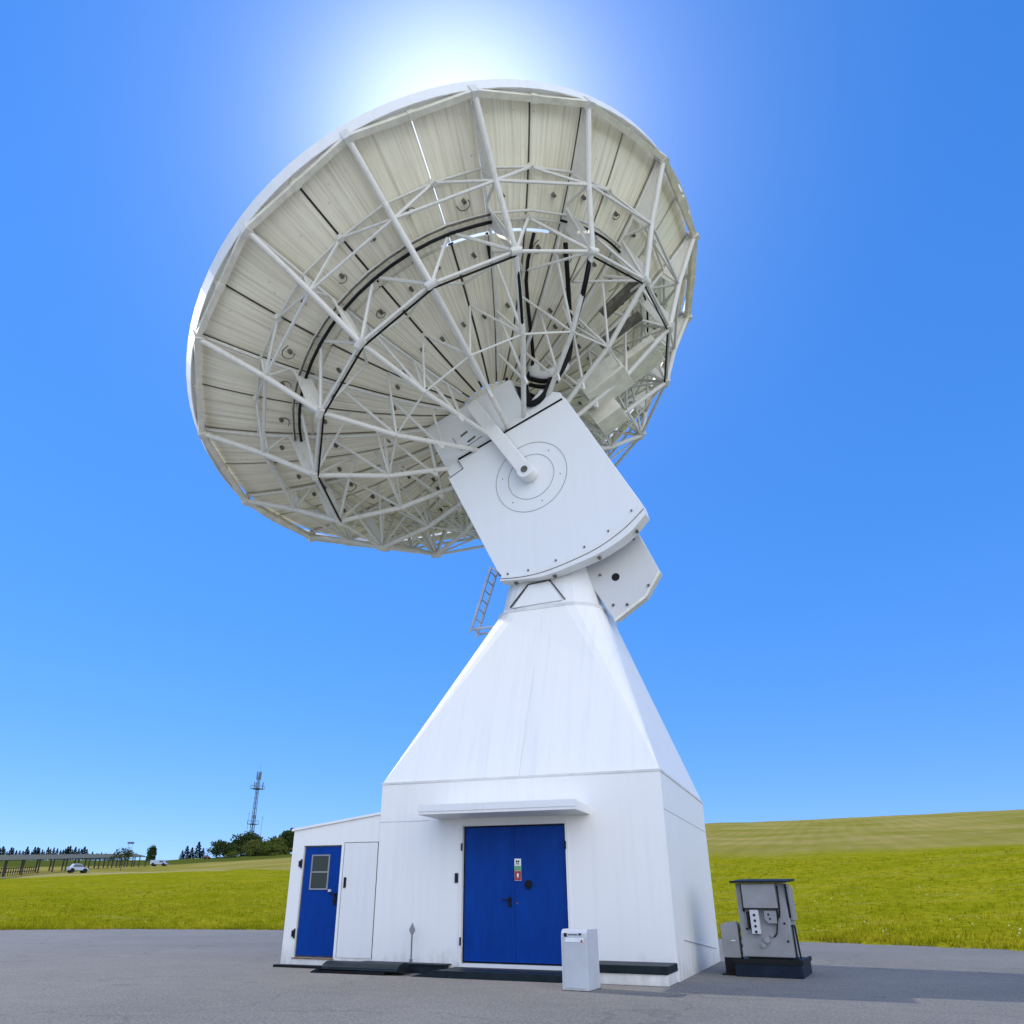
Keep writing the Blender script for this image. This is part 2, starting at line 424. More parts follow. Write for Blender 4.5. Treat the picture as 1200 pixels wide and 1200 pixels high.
AZ = [-180 + i*4 for i in range(25)] + [-80 + i*.5 for i in range(231)] + [36 + i*4 for i in range(36)]
DS = [2, 15, 25] + [28 + i*1.0 for i in range(34)] + [62*1.045**i for i in range(1, 75)] + [1900, 2600, 3600]
vs = []; cover = []; track = []; farr = []
for D in DS:
    for az in AZ:
        x, y = pol(az, D); z = tz(az, D)
        if D < edge(az): z = -.03
        vs.append((x, y, z))
        # cover 0 lawn, 1 field ; border distance and track vary with the bearing
        b0 = 72 if az > -20 else (128 if az < -45 else 128 - (az+45)/11*40 if az < -34 else 88)
        b0 += 4*noise.noise(Vector((az*.15, 9, 0)))
        cover.append(max(0, min(1, (D-b0)/6)) * 1.0)
        tk = 0
        if az < -30:
            t0 = b0 + 4; tk = max(0, 1 - abs(D-t0)/4)*(.9 if az < -43 else .9*max(0, (-34-az)/9))
        track.append(tk)
        farr.append(max(0, min(1, (D-215-12*noise.noise(Vector((az*.2, 4, 0))))/20)) if az < -25 else 0)
n = len(AZ); fs = [(i*n+j, i*n+j+1, (i+1)*n+j+1, (i+1)*n+j)[::-1] for i in range(len(DS)-1) for j in range(n-1)]
me = bpy.data.meshes.new('terrain'); me.from_pydata(vs, [], fs); me.materials.append(M['meadow'])
for nm, arr in (('cover', cover), ('track', track), ('far', farr)):
    a_ = me.attributes.new(nm, 'FLOAT', 'POINT'); a_.data.foreach_set('value', arr)
me.polygons.foreach_set('use_smooth', [True]*len(me.polygons)); me.update()
ter_o = bpy.data.objects.new('terrain', me); COL.objects.link(ter_o); tag(ter_o, kind='structure')

# paved yard
mb = MB(); azs = [-180 + i for i in range(360)]
mb.v = [(CAMP.x, CAMP.y, .004)]; 
for fr in (.3, .6, .85, 1.0):
    for az in azs:
        x, y = pol(az, edge(az)*fr); mb.v.append((x, y, .004))
n = 360
for j in range(n):
    mb.f.append((0, 1+(j+1)%n, 1+j)); 
    for k in range(3): mb.f.append((1+k*n+j, 1+k*n+(j+1)%n, 1+(k+1)*n+(j+1)%n, 1+(k+1)*n+j))
mb.mi = [0]*len(mb.f)
yard = mb.build('asphalt_yard', M['asphalt']); tag(yard, kind='structure')

mb = MB(); a_az = [19 + i*(271/90) for i in range(91)]; rows = [3.0, 10, 20, 30, 1.0]  # unseen pale ground sheet, added to bounce light onto the dish back and walls
for fr_ in rows:
    for az in a_az:
        D = (edge(az) - .3) if fr_ == 1.0 else min(fr_, edge(az)-1); x, y = pol(az, D); mb.v.append((x, y, .009))
for i in range(len(rows)-1):
    for j in range(90): mb.f.append((i*91+j, i*91+j+1, (i+1)*91+j+1, (i+1)*91+j)); mb.mi.append(0)
bounce_o = mb.build('added_bounce_sheet', M['bounce_pale']); tag(bounce_o, kind='structure')

# crumbling dry verge between tarmac and bank
mb = MB(); rnd = random.Random(8)
for i in range(3800):
    az = rnd.uniform(-58, 20)
    if -20 < az < -8.5 or rnd.random() > .35 + .65*max(0, noise.noise(Vector((az*.7, 2, 0)))+.4): continue
    D = edge(az) + rnd.gauss(-.02, .09); x, y = pol(az, D); s_ = rnd.uniform(.015, .06); an = rnd.uniform(0, 3)
    ca, sa = cos(an)*s_, sin(an)*s_
    mb.add([(x-ca,y-sa,.0),(x+sa,y-ca,.0),(x+ca*1.3,y+sa*1.3,.0),(x-sa,y+ca,.0),(x+.2*ca,y,s_*rnd.uniform(.5,1.1))], [(0,1,4),(1,2,4),(2,3,4),(3,0,4)])
vg = mb.build('verge_rubble', M['verge'], fix=False); tag(vg, 'dry brown crumbs of soil along the edge of the tarmac', 'rubble', kind='stuff')

# grass tufts on the near bank (uncountable)
mb = MB(); rnd = random.Random(3); MBf = MB()
def blade(mb, x, y, z, h, wd, an, lean):
    dx, dy = cos(an), sin(an)
    mb.add([(x-dx*wd, y-dy*wd, z), (x+dx*wd, y+dy*wd, z), (x-dy*lean, y+dx*lean, z+h)], [(0,1,2)])
cnt = 0
while cnt < 15000:
    az = rnd.uniform(-62, 26)
    if -19 < az < -8.0: continue
    e = edge(az); D = e - .12 + (rnd.random()**1.9)*34
    x, y = pol(az, D); z = tz(az, D) - .02 if D > e else 0.0
    nv = noise.noise(Vector((x*.35, y*.35, 2)))
    s = 1 + .8*nv
    for k in range(4):
        blade(mb, x+rnd.gauss(0,.10), y+rnd.gauss(0,.10), z, rnd.uniform(.07,.22)*s, rnd.uniform(.012,.03), rnd.uniform(0,pi), rnd.uniform(-.12,.12))
    cnt += 1
gr = mb.build('grass', M['blade'], fix=False); tag(gr, 'tufts of bright green grass growing on the bank beyond the yard', 'grass', kind='stuff')
mb = MB(); cnt = 0
while cnt < 380:
    az = rnd.uniform(-62, 26)
    if -19 < az < -8.0: continue
    e = edge(az); D = e + 1 + rnd.random()**1.4*30
    x, y = pol(az, D); z = tz(az, D) + rnd.uniform(.10, .24); r_ = rnd.uniform(.015, .04)
    if noise.noise(Vector((x*.15, y*.15, 7))) < .05: continue
    mb.add([(x-r_,y,z),(x,y-r_,z+.01),(x+r_,y,z),(x,y+r_,z+.01),(x,y,z+r_*1.2)], [(0,1,4),(1,2,4),(2,3,4),(3,0,4)]); cnt += 1
fl = mb.build('wildflowers', M['flower'], fix=False); tag(fl, 'tiny pale wildflowers scattered through the green bank', 'flowers', kind='stuff')

# ------------------------------------------------------------------ radio telescope
T = empty('radio_telescope', (0,0,0))
tag(T, 'giant white dish antenna on a tapered white base building with blue doors', 'radio telescope')
W2, D2, H = 6.156/2, 3.0, 3.577
F = -D2
# --- base building
def wall_open(mb, x0, x1, z0, z1, holes, y, depth):
    """front wall in the plane y with door openings (hx0,hx1,hz0,hz1), reveals run back by depth"""
    xs = sorted({x0, x1, *[h[0] for h in holes], *[h[1] for h in holes]})
    zs = sorted({z0, z1, *[h[2] for h in holes], *[h[3] for h in holes]})
    for a_, b_ in zip(xs, xs[1:]):
        for c_, d_ in zip(zs, zs[1:]):
            if any(h[0] <= a_ and b_ <= h[1] and h[2] <= c_ and d_ <= h[3] for h in holes): continue
            mb.add([(a_,y,c_),(b_,y,c_),(b_,y,d_),(a_,y,d_)], [(0,1,2,3)])
    for hx0, hx1, hz0, hz1 in holes:
        y2 = y + depth
        mb.add([(hx0,y,hz0),(hx1,y,hz0),(hx1,y,hz1),(hx0,y,hz1),(hx0,y2,hz0),(hx1,y2,hz0),(hx1,y2,hz1),(hx0,y2,hz1)],
               [(0,1,5,4),(1,2,6,5),(2,3,7,6),(3,0,4,7)])
mb = MB(); DX0, DX1, DZ0, DZ1 = -1.111, 1.094, .178, 2.65
wall_open(mb, -W2, W2, 0, H, [(DX0, DX1, DZ0, DZ1)], F, .16)
mb.add([(W2,F,0),(W2,D2,0),(W2,D2,H),(W2,F,H)], [(0,1,2,3)])
mb.add([(-W2,F,0),(-W2,D2,0),(-W2,D2,H),(-W2,F,H)], [(0,3,2,1)])
mb.add([(-W2,D2,0),(W2,D2,0),(W2,D2,H),(-W2,D2,H)], [(0,3,2,1)])
mb.build('wall', M['wall'], T, fix=False)
# eave seam, corner flashings and a sheet joint
mb = MB()
for (x0,y0),(x1,y1) in (((-W2,F),(W2,F)),((W2,F),(W2,D2)),((W2,D2),(-W2,D2)),((-W2,D2),(-W2,F))):
    d = Vector((x1-x0,y1-y0,0)).normalized(); nn = Vector((d.y,-d.x,0))
    mb.obox((Vector((x0,y0,H))+Vector((x1,y1,H)))/2 + nn*.004, Vector((x1-x0,y1-y0,0))/2, nn*.012, Vector((0,0,.022)))
mb.build('flashing', M['seamgrey'], T)
mb = MB()
mb.box(-W2, -1.9, F-.004, F+.01, 2.775, 2.79); mb.build('sheet_joint', M['greyl'], T); mb = MB()
mb.box(W2-.004, W2+.006, F+.02, D2-.02, 2.86, 2.872)
mb.build('sheet_joint', M['greyl'], T)

# --- tapered tower
ZC, CX, RO = 7.85, .25, 1.40
NA = 5
def octa(cx, rx, ry, z, ch=.586):
    out = []
    for q, (sx_, sy_) in enumerate(((-1,-1),(1,-1),(1,1),(-1,1))):
        for i in range(NA+1):
            an = pi + q*pi/2 + (pi/2)*i/NA
            out.append((cx + sx_*rx*(1-ch) + rx*ch*cos(an), sy_*ry*(1-ch) + ry*ch*sin(an), z))
    return out
o8 = octa(CX, RO, RO, ZC)
q4 = [(-W2,F,H),(W2,F,H),(W2,D2,H),(-W2,D2,H)]
mb = MB(); fsx = []; n1_ = NA+1
for q in range(4):
    for i in range(NA): fsx.append((q, 4+q*n1_+i+1, 4+q*n1_+i))
    q2_ = (q+1) % 4
    fsx.append((q, q2_, 4+q2_*n1_, 4+q*n1_+NA))
mb.add(q4 + o8, fsx)
mb.build('tower', M['tower'], T)
mb = MB(); mb.bar((.15, F-.002, H+.03), (.27, -RO-.004, ZC-.06), .012, .012, up=(0,-1,0)); mb.build('weld_seam', M['seamgrey'], T)
mb = MB()
lv = [octa(CX, 1.385, 1.385, ZC-.02), octa(CX-.0, 1.335, 1.30, ZC+.10), octa(CX, 1.20, 1.04, 8.75), octa(CX, 1.05, .93, 9.5), octa(.0, .9, .9, 11.8)]
for a_, b_ in zip(lv, lv[1:]): mb.ring(a_, b_)
mb.build('neck', M['white'], T)
mb = MB(); mb.ring(octa(CX, 1.425, 1.425, ZC-.05), octa(CX, 1.43, 1.43, ZC+.035)); mb.ring(octa(CX, 1.43, 1.43, ZC+.035), octa(CX, 1.33, 1.33, ZC+.04))
mb.build('collar', M['seamgrey'], T)
# trapezoid hatch on the neck front with its dark joint
def neck_y(z): return -(1.30 + (1.04-1.30)*(z-ZC-.10)/(8.75-ZC-.10))
mb = MB()
zz = [(-.62, 7.97), (-.20, 8.62), (.40, 8.66), (.83, 8.02)]
for (xa,za),(xb,zb) in zip(zz, zz[1:]): mb.bar((xa, neck_y(za)-.02, za), (xb, neck_y(zb)-.02, zb), .026, .05, up=(0,1,0))
mb.build('hatch_joint', M['seal'], T)
mb = MB(); mb.add([(x*.9+.01, neck_y(z)-.035, z-.02) for x, z in zz] + [(x*.9+.01, neck_y(z)+.02, z-.02) for x, z in zz], [(0,1,2,3),(4,5,1,0),(5,6,2,1),(6,7,3,2)])
mb.build('hatch', M['white'], T)

# --- canopy over the door
mb = MB(); mb.box(-1.68, 1.62, F-.98, F-.003, 2.80, 2.97)
cano = mb.build('canopy', M['white'], T, bevel=.012)
mb = MB(); mb.box(-1.69, 1.63, F-.995, F-.96, 2.86, 2.985)
mb.build('drip_edge', M['white'], cano)

# --- double door
def door_leaf(x0, x1, z0, z1, y, parent=T):
    mb = MB(); mb.box(x0, x1, y, y+.05, z0, z1)
    return mb.build('door', M['blue'], parent, bevel=.006)
dy = F + .07
dl = door_leaf(DX0+.03, -.032, DZ0+.03, DZ1-.03, dy)
dr = door_leaf(-.026, DX1-.03, DZ0+.03, DZ1-.03, dy)
mb = MB(); mb.box(-.06, -.005, dy-.012, dy-.001, DZ0+.035, DZ1-.035); mb.build('overlap_strip', M['blue'], dr)
mb = MB()
mb.box(DX0+.001, DX0+.028, dy+.005, dy+.08, DZ0, DZ1); mb.box(DX1-.028, DX1-.001, dy+.005, dy+.08, DZ0, DZ1)
mb.box(DX0+.028, DX1-.028, dy+.005, dy+.08, DZ1-.028, DZ1-.001); mb.box(DX0+.028, DX1-.028, dy+.06, dy+.08, DZ0+.001, DZ1-.028)
mb.build('door_frame', M['dark'], T)
mb = MB()
for x0,x1,z0,z1 in ((DX0-.06,DX0-.004,DZ0,DZ1+.05),(DX1+.004,DX1+.06,DZ0,DZ1+.05),(DX0-.004,DX1+.004,DZ1+.004,DZ1+.05)): mb.box(x0,x1,F-.014,F-.001,z0,z1)
mb.build('door_trim', M['white'], T)
mb = MB(); mb.box(DX0-.02, DX1+.02, F-.05, F+.15, DZ0-.06, DZ0-.002); mb.build('threshold', M['white'], T)
mb = MB(); mb.box(-.135,-.075,dy-.016,dy-.001,1.16,1.33); mb.tube((-.105,dy-.01,1.285),(-.105,dy-.065,1.285),.013); mb.bar((-.095,dy-.06,1.285),(-.25,dy-.06,1.285),.022)
mb.build('handle', M['dark'], dl)
mb = MB(); mb.tube((.29,dy-.03,1.56),(.29,dy,1.56),.075,n=16); mb.box(.255,.325,dy-.035,dy-.001,1.47,1.53); mb.build('lock', M['dark'], dr)
mb = MB(); mb.tube((.05,dy-.012,1.22),(.05,dy,1.22),.018,n=10); mb.build('keyhole', M['rust'], dr)
mb = MB()
mb.cur = 0; mb.box(.005,.145,dy-.0185,dy-.0125,1.62,2.02)
mb.cur = 1; mb.box(.008,.142,dy-.0205,dy-.0186,1.80,1.89)
mb.cur = 2; mb.box(.008,.142,dy-.0205,dy-.0186,1.625,1.795)
mb.cur = 3
for z in (1.915,1.955): mb.box(.045,.105,dy-.0205,dy-.0186,z,z+.018)
mb.box(.040,.062,dy-.0205,dy-.0186,1.945,1.99); mb.box(.085,.108,dy-.0205,dy-.0186,1.95,1.985)
mb.cur = 0
mb.prism([(.055,1.70),(.075,1.665),(.095,1.70),(.095,1.745),(.075,1.76),(.055,1.745)], lambda x,z:(x,dy-.0225,z), lambda x,z:(x,dy-.0207,z))
mb.build('safety_sticker', [M['paper'], M['green_lbl'], M['red'], M['dark']], dr)
for x in (DX0-.006, DX1+.006):
    for z in (.55, 2.25):
        mb = MB(); mb.tube((x, F-.03, z-.07), (x, F-.03, z+.07), .018, n=10); mb.build('hinge', M['dark'], T)
mb = MB(); mb.box(-1.265,-1.195,F-.03,F-.001,1.585,1.765); mb.build('switch_box', M['slate'], T, bevel=.006)

# --- lean-to annex
AX0, AX1, AY1 = -5.285, -W2-.004, 1.2
AF = F + .02
mb = MB()
hole = (-4.985, -4.01, .178, 2.345)
wall_open(mb, AX0, AX1, 0, 2.655, [hole], AF, .14)
mb.add([(AX0,AF,2.655),(AX1,AF,2.655),(AX1,AF,2.94)], [(0,1,2)])
mb.add([(AX0,AF,0),(AX0,AY1,0),(AX0,AY1,2.655),(AX0,AF,2.655)], [(0,3,2,1)])
mb.add([(AX0,AY1,0),(AX1,AY1,0),(AX1,AY1,2.94),(AX0,AY1,2.655)], [(0,3,2,1)])
anx = mb.build('annex', M['wall'], T, fix=False)
mb = MB(); mb.add([(AX0-.05,AF-.04,2.652),(AX1,AF-.04,2.942),(AX1,AY1,2.942),(AX0-.05,AY1,2.652),(AX0-.05,AF-.04,2.70),(AX1,AF-.04,2.99),(AX1,AY1,2.99),(AX0-.05,AY1,2.70)],
   [(0,3,2,1),(4,5,6,7),(0,1,5,4),(1,2,6,5),(2,3,7,6),(3,0,4,7)])
mb.build('roof', M['wall'], anx)
ady = AF + .05
ad_ = door_leaf(hole[0]+.025, hole[1]-.025, hole[2]+.035, hole[3]-.025, ady)
mb = MB(); x0,x1,z0,z1 = hole
mb.box(x0+.001,x0+.023,ady+.004,ady+.07,z0,z1); mb.box(x1-.023,x1-.001,ady+.004,ady+.07,z0,z1); mb.box(x0+.023,x1-.023,ady+.004,ady+.07,z1-.023,z1-.001); mb.box(x0+.023,x1-.023,ady+.055,ady+.07,z0+.001,z1-.023)
mb.build('door_frame', M['grime'], T)
mb = MB(); mb.box(x0-.02,x1+.02,AF-.03,AF+.10,z0-.02,z0-.001); mb.build('door_sill', M['rust'], T)
# window in the annex door
wx0,wx1,wz0,wz1 = -4.775,-4.31,1.46,2.16
mb = MB(); mb.box(wx0+.04,wx1-.04,ady-.009,ady-.002,wz0+.04,wz1-.04); mb.build('window', M['glass'], ad_)
mb = MB()
mb.box(wx0,wx0+.03,ady-.022,ady-.001,wz0,wz1); mb.box(wx1-.03,wx1,ady-.022,ady-.001,wz0,wz1)
for z in (wz0, (wz0+wz1)/2-.015, wz1-.03): mb.box(wx0+.03,wx1-.03,ady-.022,ady-.001,z,z+.03)
mb.build('window_frame', M['grey'], ad_)
mb = MB(); mb.box(-4.12,-4.06,ady-.016,ady-.001,1.16,1.40); mb.tube((-4.09,ady-.01,1.36),(-4.09,ady-.07,1.36),.014); mb.bar((-4.08,ady-.065,1.36),(-4.22,ady-.065,1.40),.024); mb.box(-4.15,-4.10,ady-.02,ady-.001,1.22,1.27)
mb.build('handle', M['dark'], ad_)
mb = MB(); mb.box(-4.27,-4.215,ady-.05,ady-.001,1.42,1.47); mb.build('closer_block', M['greyl'], ad_)
for z in (.62, 1.98):
    mb = MB(); mb.tube((x0-.012,AF-.028,z-.09),(x0-.012,AF-.028,z+.09),.02,n=10); mb.box(x0-.09,x0-.02,AF-.018,AF-.001,z-.06,z+.06); mb.build('hinge', M['dark'], T)
mb = MB(); mb.box(-3.925,-3.105,AF-.018,AF-.001,.20,2.38)
pn = mb.build('service_panel', M['white'], T, bevel=.005)
mb = MB(); mb.box(-3.94,-3.926,AF-.007,AF-.001,.2,2.395); mb.box(-3.104,-3.09,AF-.007,AF-.001,.2,2.395); mb.box(-3.926,-3.104,AF-.007,AF-.001,2.381,2.395); mb.build('panel_joint', M['grime'], pn)
mb = MB(); mb.box(-3.87,-3.82,AF-.045,AF-.019,1.50,1.70); mb.build('pull_handle', M['dark'], pn)

# --- plinth step on the right, skirting kerbs
mb = MB(); mb.box(1.72, 3.05, F-.93, F-.003, 0, .17); mb.build('plinth', M['wall'], T, bevel=.01)
mb = MB(); mb.box(1.66, 3.07, F-.97, F-.003, .171, .295); mb.build('plinth_cover', M['slate'], T, bevel=.012)
mb = MB(); mb.box(-5.31, -4.2, F-.20, F+.015, .0, .05); mb.build('entrance_mat', M['dark'], T)
mb = MB(); mb.tube((W2+.012, F+.9, 0.62),(W2+.012, D2-.6, .30),.008); mb.build('wall_cable', M['greyl'], T)

# --- dish frame : axis a, elevation axis e (towards camera), v across
PIV = Vector((0, 0, 11.9))
A = Vector((-.4444479, .0468111, .8945808)); E = Vector((-.1047447, -.9944991, 0)); V = Vector((.8896598, -.0937026, .4469063))
PH = 4.8919503
def PP(x, vv, ee=0.0): return PIV + A*x + V*vv + E*ee
def DC(x, r, t): return PIV + A*x + (E*cos(t) + V*sin(t))*r
def TH(k): return PH + 2*pi/16*k
def sx(r): return 3.6 + r*r/28.6

# housing : two sector plates with the drive body between
plate = [(1.52,-2.04),(1.47,-1.54),(1.82,-1.56),(1.30,2.06),(-3.05,2.05)]
arc_in = [(-3.05,2.05),(-3.17,1.34),(-3.21,.61),(-3.12,-.12),(-2.90,-.97),(-2.66,-1.59),(-2.39,-2.0)]
arc_out = [(-3.33,1.97),(-3.50,1.37),(-3.50,.60),(-3.34,-.17),(-3.10,-1.0),(-2.75,-1.64),(-2.45,-2.10)]
def dens(l, n=4):
    out = []
    for i in range(len(l)-1):
        p0=l[max(i-1,0)];p1=l[i];p2=l[i+1];p3=l[min(i+2,len(l)-1)]
        for k in range(n):
            t=k/n
            out.append(tuple(.5*(2*b_+(c_-a_)*t+(2*a_-5*b_+4*c_-d_)*t*t+(3*b_-a_-3*c_+d_)*t**3) for a_,b_,c_,d_ in zip(p0,p1,p2,p3)))
    return out + [l[-1]]
ai, ao = dens(arc_in), dens(arc_out)
poly = plate[:-1] + ai + [(-2.08,-2.05)]
for e0, e1 in ((1.30, 1.02), (-1.02, -1.30)):
    mb = MB(); mb.prism(poly if e0 > 0 else [(1.52,-2.04),(1.3,1.9),(-1.2,1.7),(-1.8,.2),(-1.5,-1.9)], lambda x,y: PP(x,y,e0), lambda x,y: PP(x,y,e1))
    pl_ = mb.build('sector_plate', M['plate'], T, bevel=.012)
    if e0 < 0: continue
    mb = MB()
    fo = 1.36 if e0 > 0 else -1.36; fi = 1.0 if e0 > 0 else -1.0
    la = [(x+.03, y) for x, y in ai]; 
    for i in range(len(ai)-1):
        q = [la[i], la[i+1], ao[i+1], ao[i]]
        mb.add([PP(x,y,fo) for x,y in q] + [PP(x,y,fi) for x,y in q], [(0,1,2,3),(7,6,5,4),(0,4,5,1),(2,6,7,3),(0,3,7,4),(1,5,6,2)])
    mb.build('gear_rim', M['white'], pl_)
    if e0 > 0:
        mb = MB()
        mm_ = [((a_[0]*.55+b_[0]*.45), (a_[1]*.55+b_[1]*.45)) for a_, b_ in zip(ai, ao)]
        mb.path([PP(x,y,1.362) for x,y in mm_], .012, 4, 1)
        mb.build('rim_groove', M['grime'], pl_)
        mb = MB()
        for i in range(2, len(ai)-1, 4):
            mb = MB(); x, y = ai[i]; mb.obox(PP(x+.12, y, 1.315), A*.022, V*.022, E*.016); mb.build('bolt', M['grime'], pl_)
        for i in range(3, len(ao)-1, 6):
            mb = MB(); x, y = ao[i]; mb.obox(PP(x-.02, y, 1.18), A*.03, V*.04, E*.05); mb.build('stop_block', M['grime'], pl_)
        # rings round the elevation bearing
        for rr in (1.07, .69):
            mb = MB(); mb.path([PP(-.25+rr*cos(2*pi*i/64), .05+rr*sin(2*pi*i/64), 1.302) for i in range(65)], .010, 4, 1)
            mb.build('bearing_ring', M['ringgrey'], pl_)
        for i in range(6):
            mb = MB(); mb.obox(PP(-.25+.88*cos(2*pi*i/6+.1), .05+.88*sin(2*pi*i/6+.1), 1.305), A*.014, V*.014, E*.008); mb.build('bearing_bolt', M['grime'], pl_)
        mb = MB(); mb.bar(PP(1.84,-1.5,1.305), PP(1.30,1.98,1.305), .055, .03, up=E); mb.path([PP(1.47,-2.03,1.302),PP(1.45,-1.50,1.302),PP(1.80,-1.53,1.302)],.014,4,1)
        mb.build('plate_joint', M['hole'], pl_)
mb = MB(); mb.obox(PP(.3,0,0), A*1.0, V*1.75, E*1.01); mb.build('drive_housing', M['white'], T)
# hub box between plate and reflector
mb = MB(); mb.prism([(1.2,-1.98),(3.72,-1.97),(3.21,1.06),(1.95,.95),(1.2,.98)], lambda x,y: PP(x,y,1.25), lambda x,y: PP(x,y,-1.25))
hub = mb.build('hub_box', M['plate'], T, bevel=.015)
mb = MB(); mb.prism([(1.1,.985),(1.95,.955),(2.15,1.62),(1.62,2.03),(1.1,2.03)], lambda x,y: PP(x,y,1.22), lambda x,y: PP(x,y,-1.22))
mb.build('hub_side_box', M['plate'], T, bevel=.015)
mb = MB(); 
for i in range(24):
    t0, t1 = 2*pi*i/24, 2*pi*(i+1)/24
    mb.add([DC(1.6,1.0,t0),DC(1.6,1.0,t1),DC(3.63,1.22,t1),DC(3.63,1.22,t0)], [(0,1,2,3)])
mb.build('hub_drum', M['cream'], T, smooth=True)
mb = MB()
for (a_,b_) in (((2.55,-1.1),(2.55,-.85)),((2.2,-1.0),(2.2,-.72))): mb.bar(PP(a_[0],a_[1],1.26), PP(b_[0],b_[1],1.26), .05, .04, up=E)
mb.path([PP(2.05,-.55,1.255),PP(2.1,-1.3,1.255),PP(2.7,-1.35,1.255)],.012,4,1)
mb.build('hub_fitting', M['grime'], hub)
# crank arm with bearing boss
mb = MB()
dirn = (Vector((-.2,.05)) - Vector((3.0,-.28))).normalized(); per = Vector((-dirn.y, dirn.x))
P0, P1 = Vector((3.0,-.28)), Vector((-.05,.03))
q = [P0+per*.19, P0-per*.19, P1-per*.20, P1+per*.20]
mb.prism([tuple(p) for p in q], lambda x,y: PP(x,y,1.66), lambda x,y: PP(x,y,1.42))
arm = mb.build('crank_arm', M['white'], T, bevel=.03)
mb = MB(); mb.tube(PP(-.2,.05,1.31), PP(-.2,.05,1.68), .24, n=28); mb.build('boss', M['white'], arm, bevel=.02)
mb = MB(); mb.tube(PP(-.2,.05,1.675), PP(-.2,.05,1.70), .10, n=20); mb.build('shaft_end', M['grime'], arm)
mb = MB(); mb.obox(PP(2.9,-.27,1.335), A*.12, V*.14, E*.085); mb.build('arm_foot', M['white'], arm)

# counterweight
cwp = [(-2.6,-.25),(-2.6,1.5),(-3.24,1.52),(-4.44,1.41),(-4.77,.79),(-4.84,-.17)]
mb = MB(); mb.prism(cwp, lambda x,y: PP(x,y,.6), lambda x,y: PP(x,y,.28))
cw = mb.build('counterweight', M['cwt'], T, bevel=.012)
mb = MB(); mb.tube(PP(-3.89,.43,.606), PP(-3.89,.43,.58), .105, n=24); mb.build('lifting_hole', M['hole'], cw)
mb = MB()
for (x0_,y0_),(x1_,y1_) in zip(cwp[3:], cwp[4:]): mb.bar(PP(x0_-.02,y0_,.612), PP(x1_-.02,y1_,.612), .07, .03, up=E)
mb.build('edge_flange', M['cream'], cw)
for x,y in ((-3.1,.1),(-3.6,.12),(-4.5,.0),(-4.7,.3),(-4.6,1.0),(-3.3,1.35),(-3.0,.55)):
    mb = MB(); mb.obox(PP(x,y,.61), A*.026, V*.03, E*.03); mb.build('bolt', M['grime'], cw)

# access ladder hanging from the housing
lt, lb = Vector((-1.46,-.30,9.55)), Vector((-2.06,-.30,7.72))
mb = MB()
for yy in (-.22, .22): mb.bar(lt+Vector((0,yy,0)), lb+Vector((0,yy,0)), .06, .06)
for i in range(7):
    c_ = lt.lerp(lb, (i+.5)/7); mb.tube(c_+Vector((0,-.22,0)), c_+Vector((0,.22,0)), .018, n=6)
for yy in (-.22,.22): mb.bar(lb+Vector((.02,yy,.08)), (-1.15,-.30+yy,7.80), .05); mb.bar(lt+Vector((0,yy,-.05)), (-.95,-.3+yy,9.2), .05); mb.bar(lt+Vector((0,yy,-.05)), PP(-2.2,-1.9,.5), .05)
mb.build('ladder', M['metal'], T)

# --- reflector : rim lip + joint seals, then panels
mb = MB(); NSEG = 96
for r0, x0_, r1, x1_ in ((8.80, 5.98, 8.86, 6.36),(8.86,6.36,8.82,6.38),(8.82,6.38,8.76,6.0),(8.76,6.0,8.80,5.98)):
    mb.ring([DC(x0_,r0,2*pi*i/NSEG) for i in range(NSEG)], [DC(x1_,r1,2*pi*i/NSEG) for i in range(NSEG)])
mb.ring([DC(6.31,8.60,2*pi*i/NSEG) for i in range(NSEG)], [DC(6.33,8.83,2*pi*i/NSEG) for i in range(NSEG)]) if False else None
for i in range(NSEG):
    t0, t1 = 2*pi*i/NSEG, 2*pi*(i+1)/NSEG
    u_ = ((t0 - TH(0)) % (2*pi))/(2*pi)*16
    if u_ > 7.3 and (i % 6) != 0: continue       # open drain slots on the low side
    if u_ <= .6 and (i % 6) in (2, 3): continue
    mb.add([DC(6.05,8.585,t0), DC(6.05,8.585,t1), DC(6.05,8.80,t1), DC(6.05,8.80,t0)], [(0,1,2,3)])
refl = mb.build('reflector', M['white'], T, smooth=False)
mb = MB()
OPEN = {9, 10}     # joints without a cover strip, daylight shows through
for j in range(32):
    t = TH(0) + 2*pi/32*j; 
    ro = 5.6 if j in OPEN else 8.6
    rs = [1.2 + i*(ro-1.2)/12 for i in range(13)]
    dt = lambda r: .08/r
    mb.ring([DC(sx(r)+.055, r, t-dt(r)) for r in rs], [DC(sx(r)+.055, r, t+dt(r)) for r in rs], closed=False)
mb.build('joint_seal', M['seal'], refl, fix=False)
mb = MB(); nn_ = 96
for i in range(nn_):
    t0, t1 = 2*pi*i/nn_, 2*pi*(i+1)/nn_
    jj = (t0 - TH(4.35)) % (2*pi)
    if jj < 2*pi*1.4/16: continue
    mb.add([DC(sx(5.52)+.055,5.52,t0),DC(sx(5.52)+.055,5.52,t1),DC(sx(5.68)+.055,5.68,t1),DC(sx(5.68)+.055,5.68,t0)], [(0,1,2,3)])
mb.build('ring_seal', M['cream'], refl, fix=False)

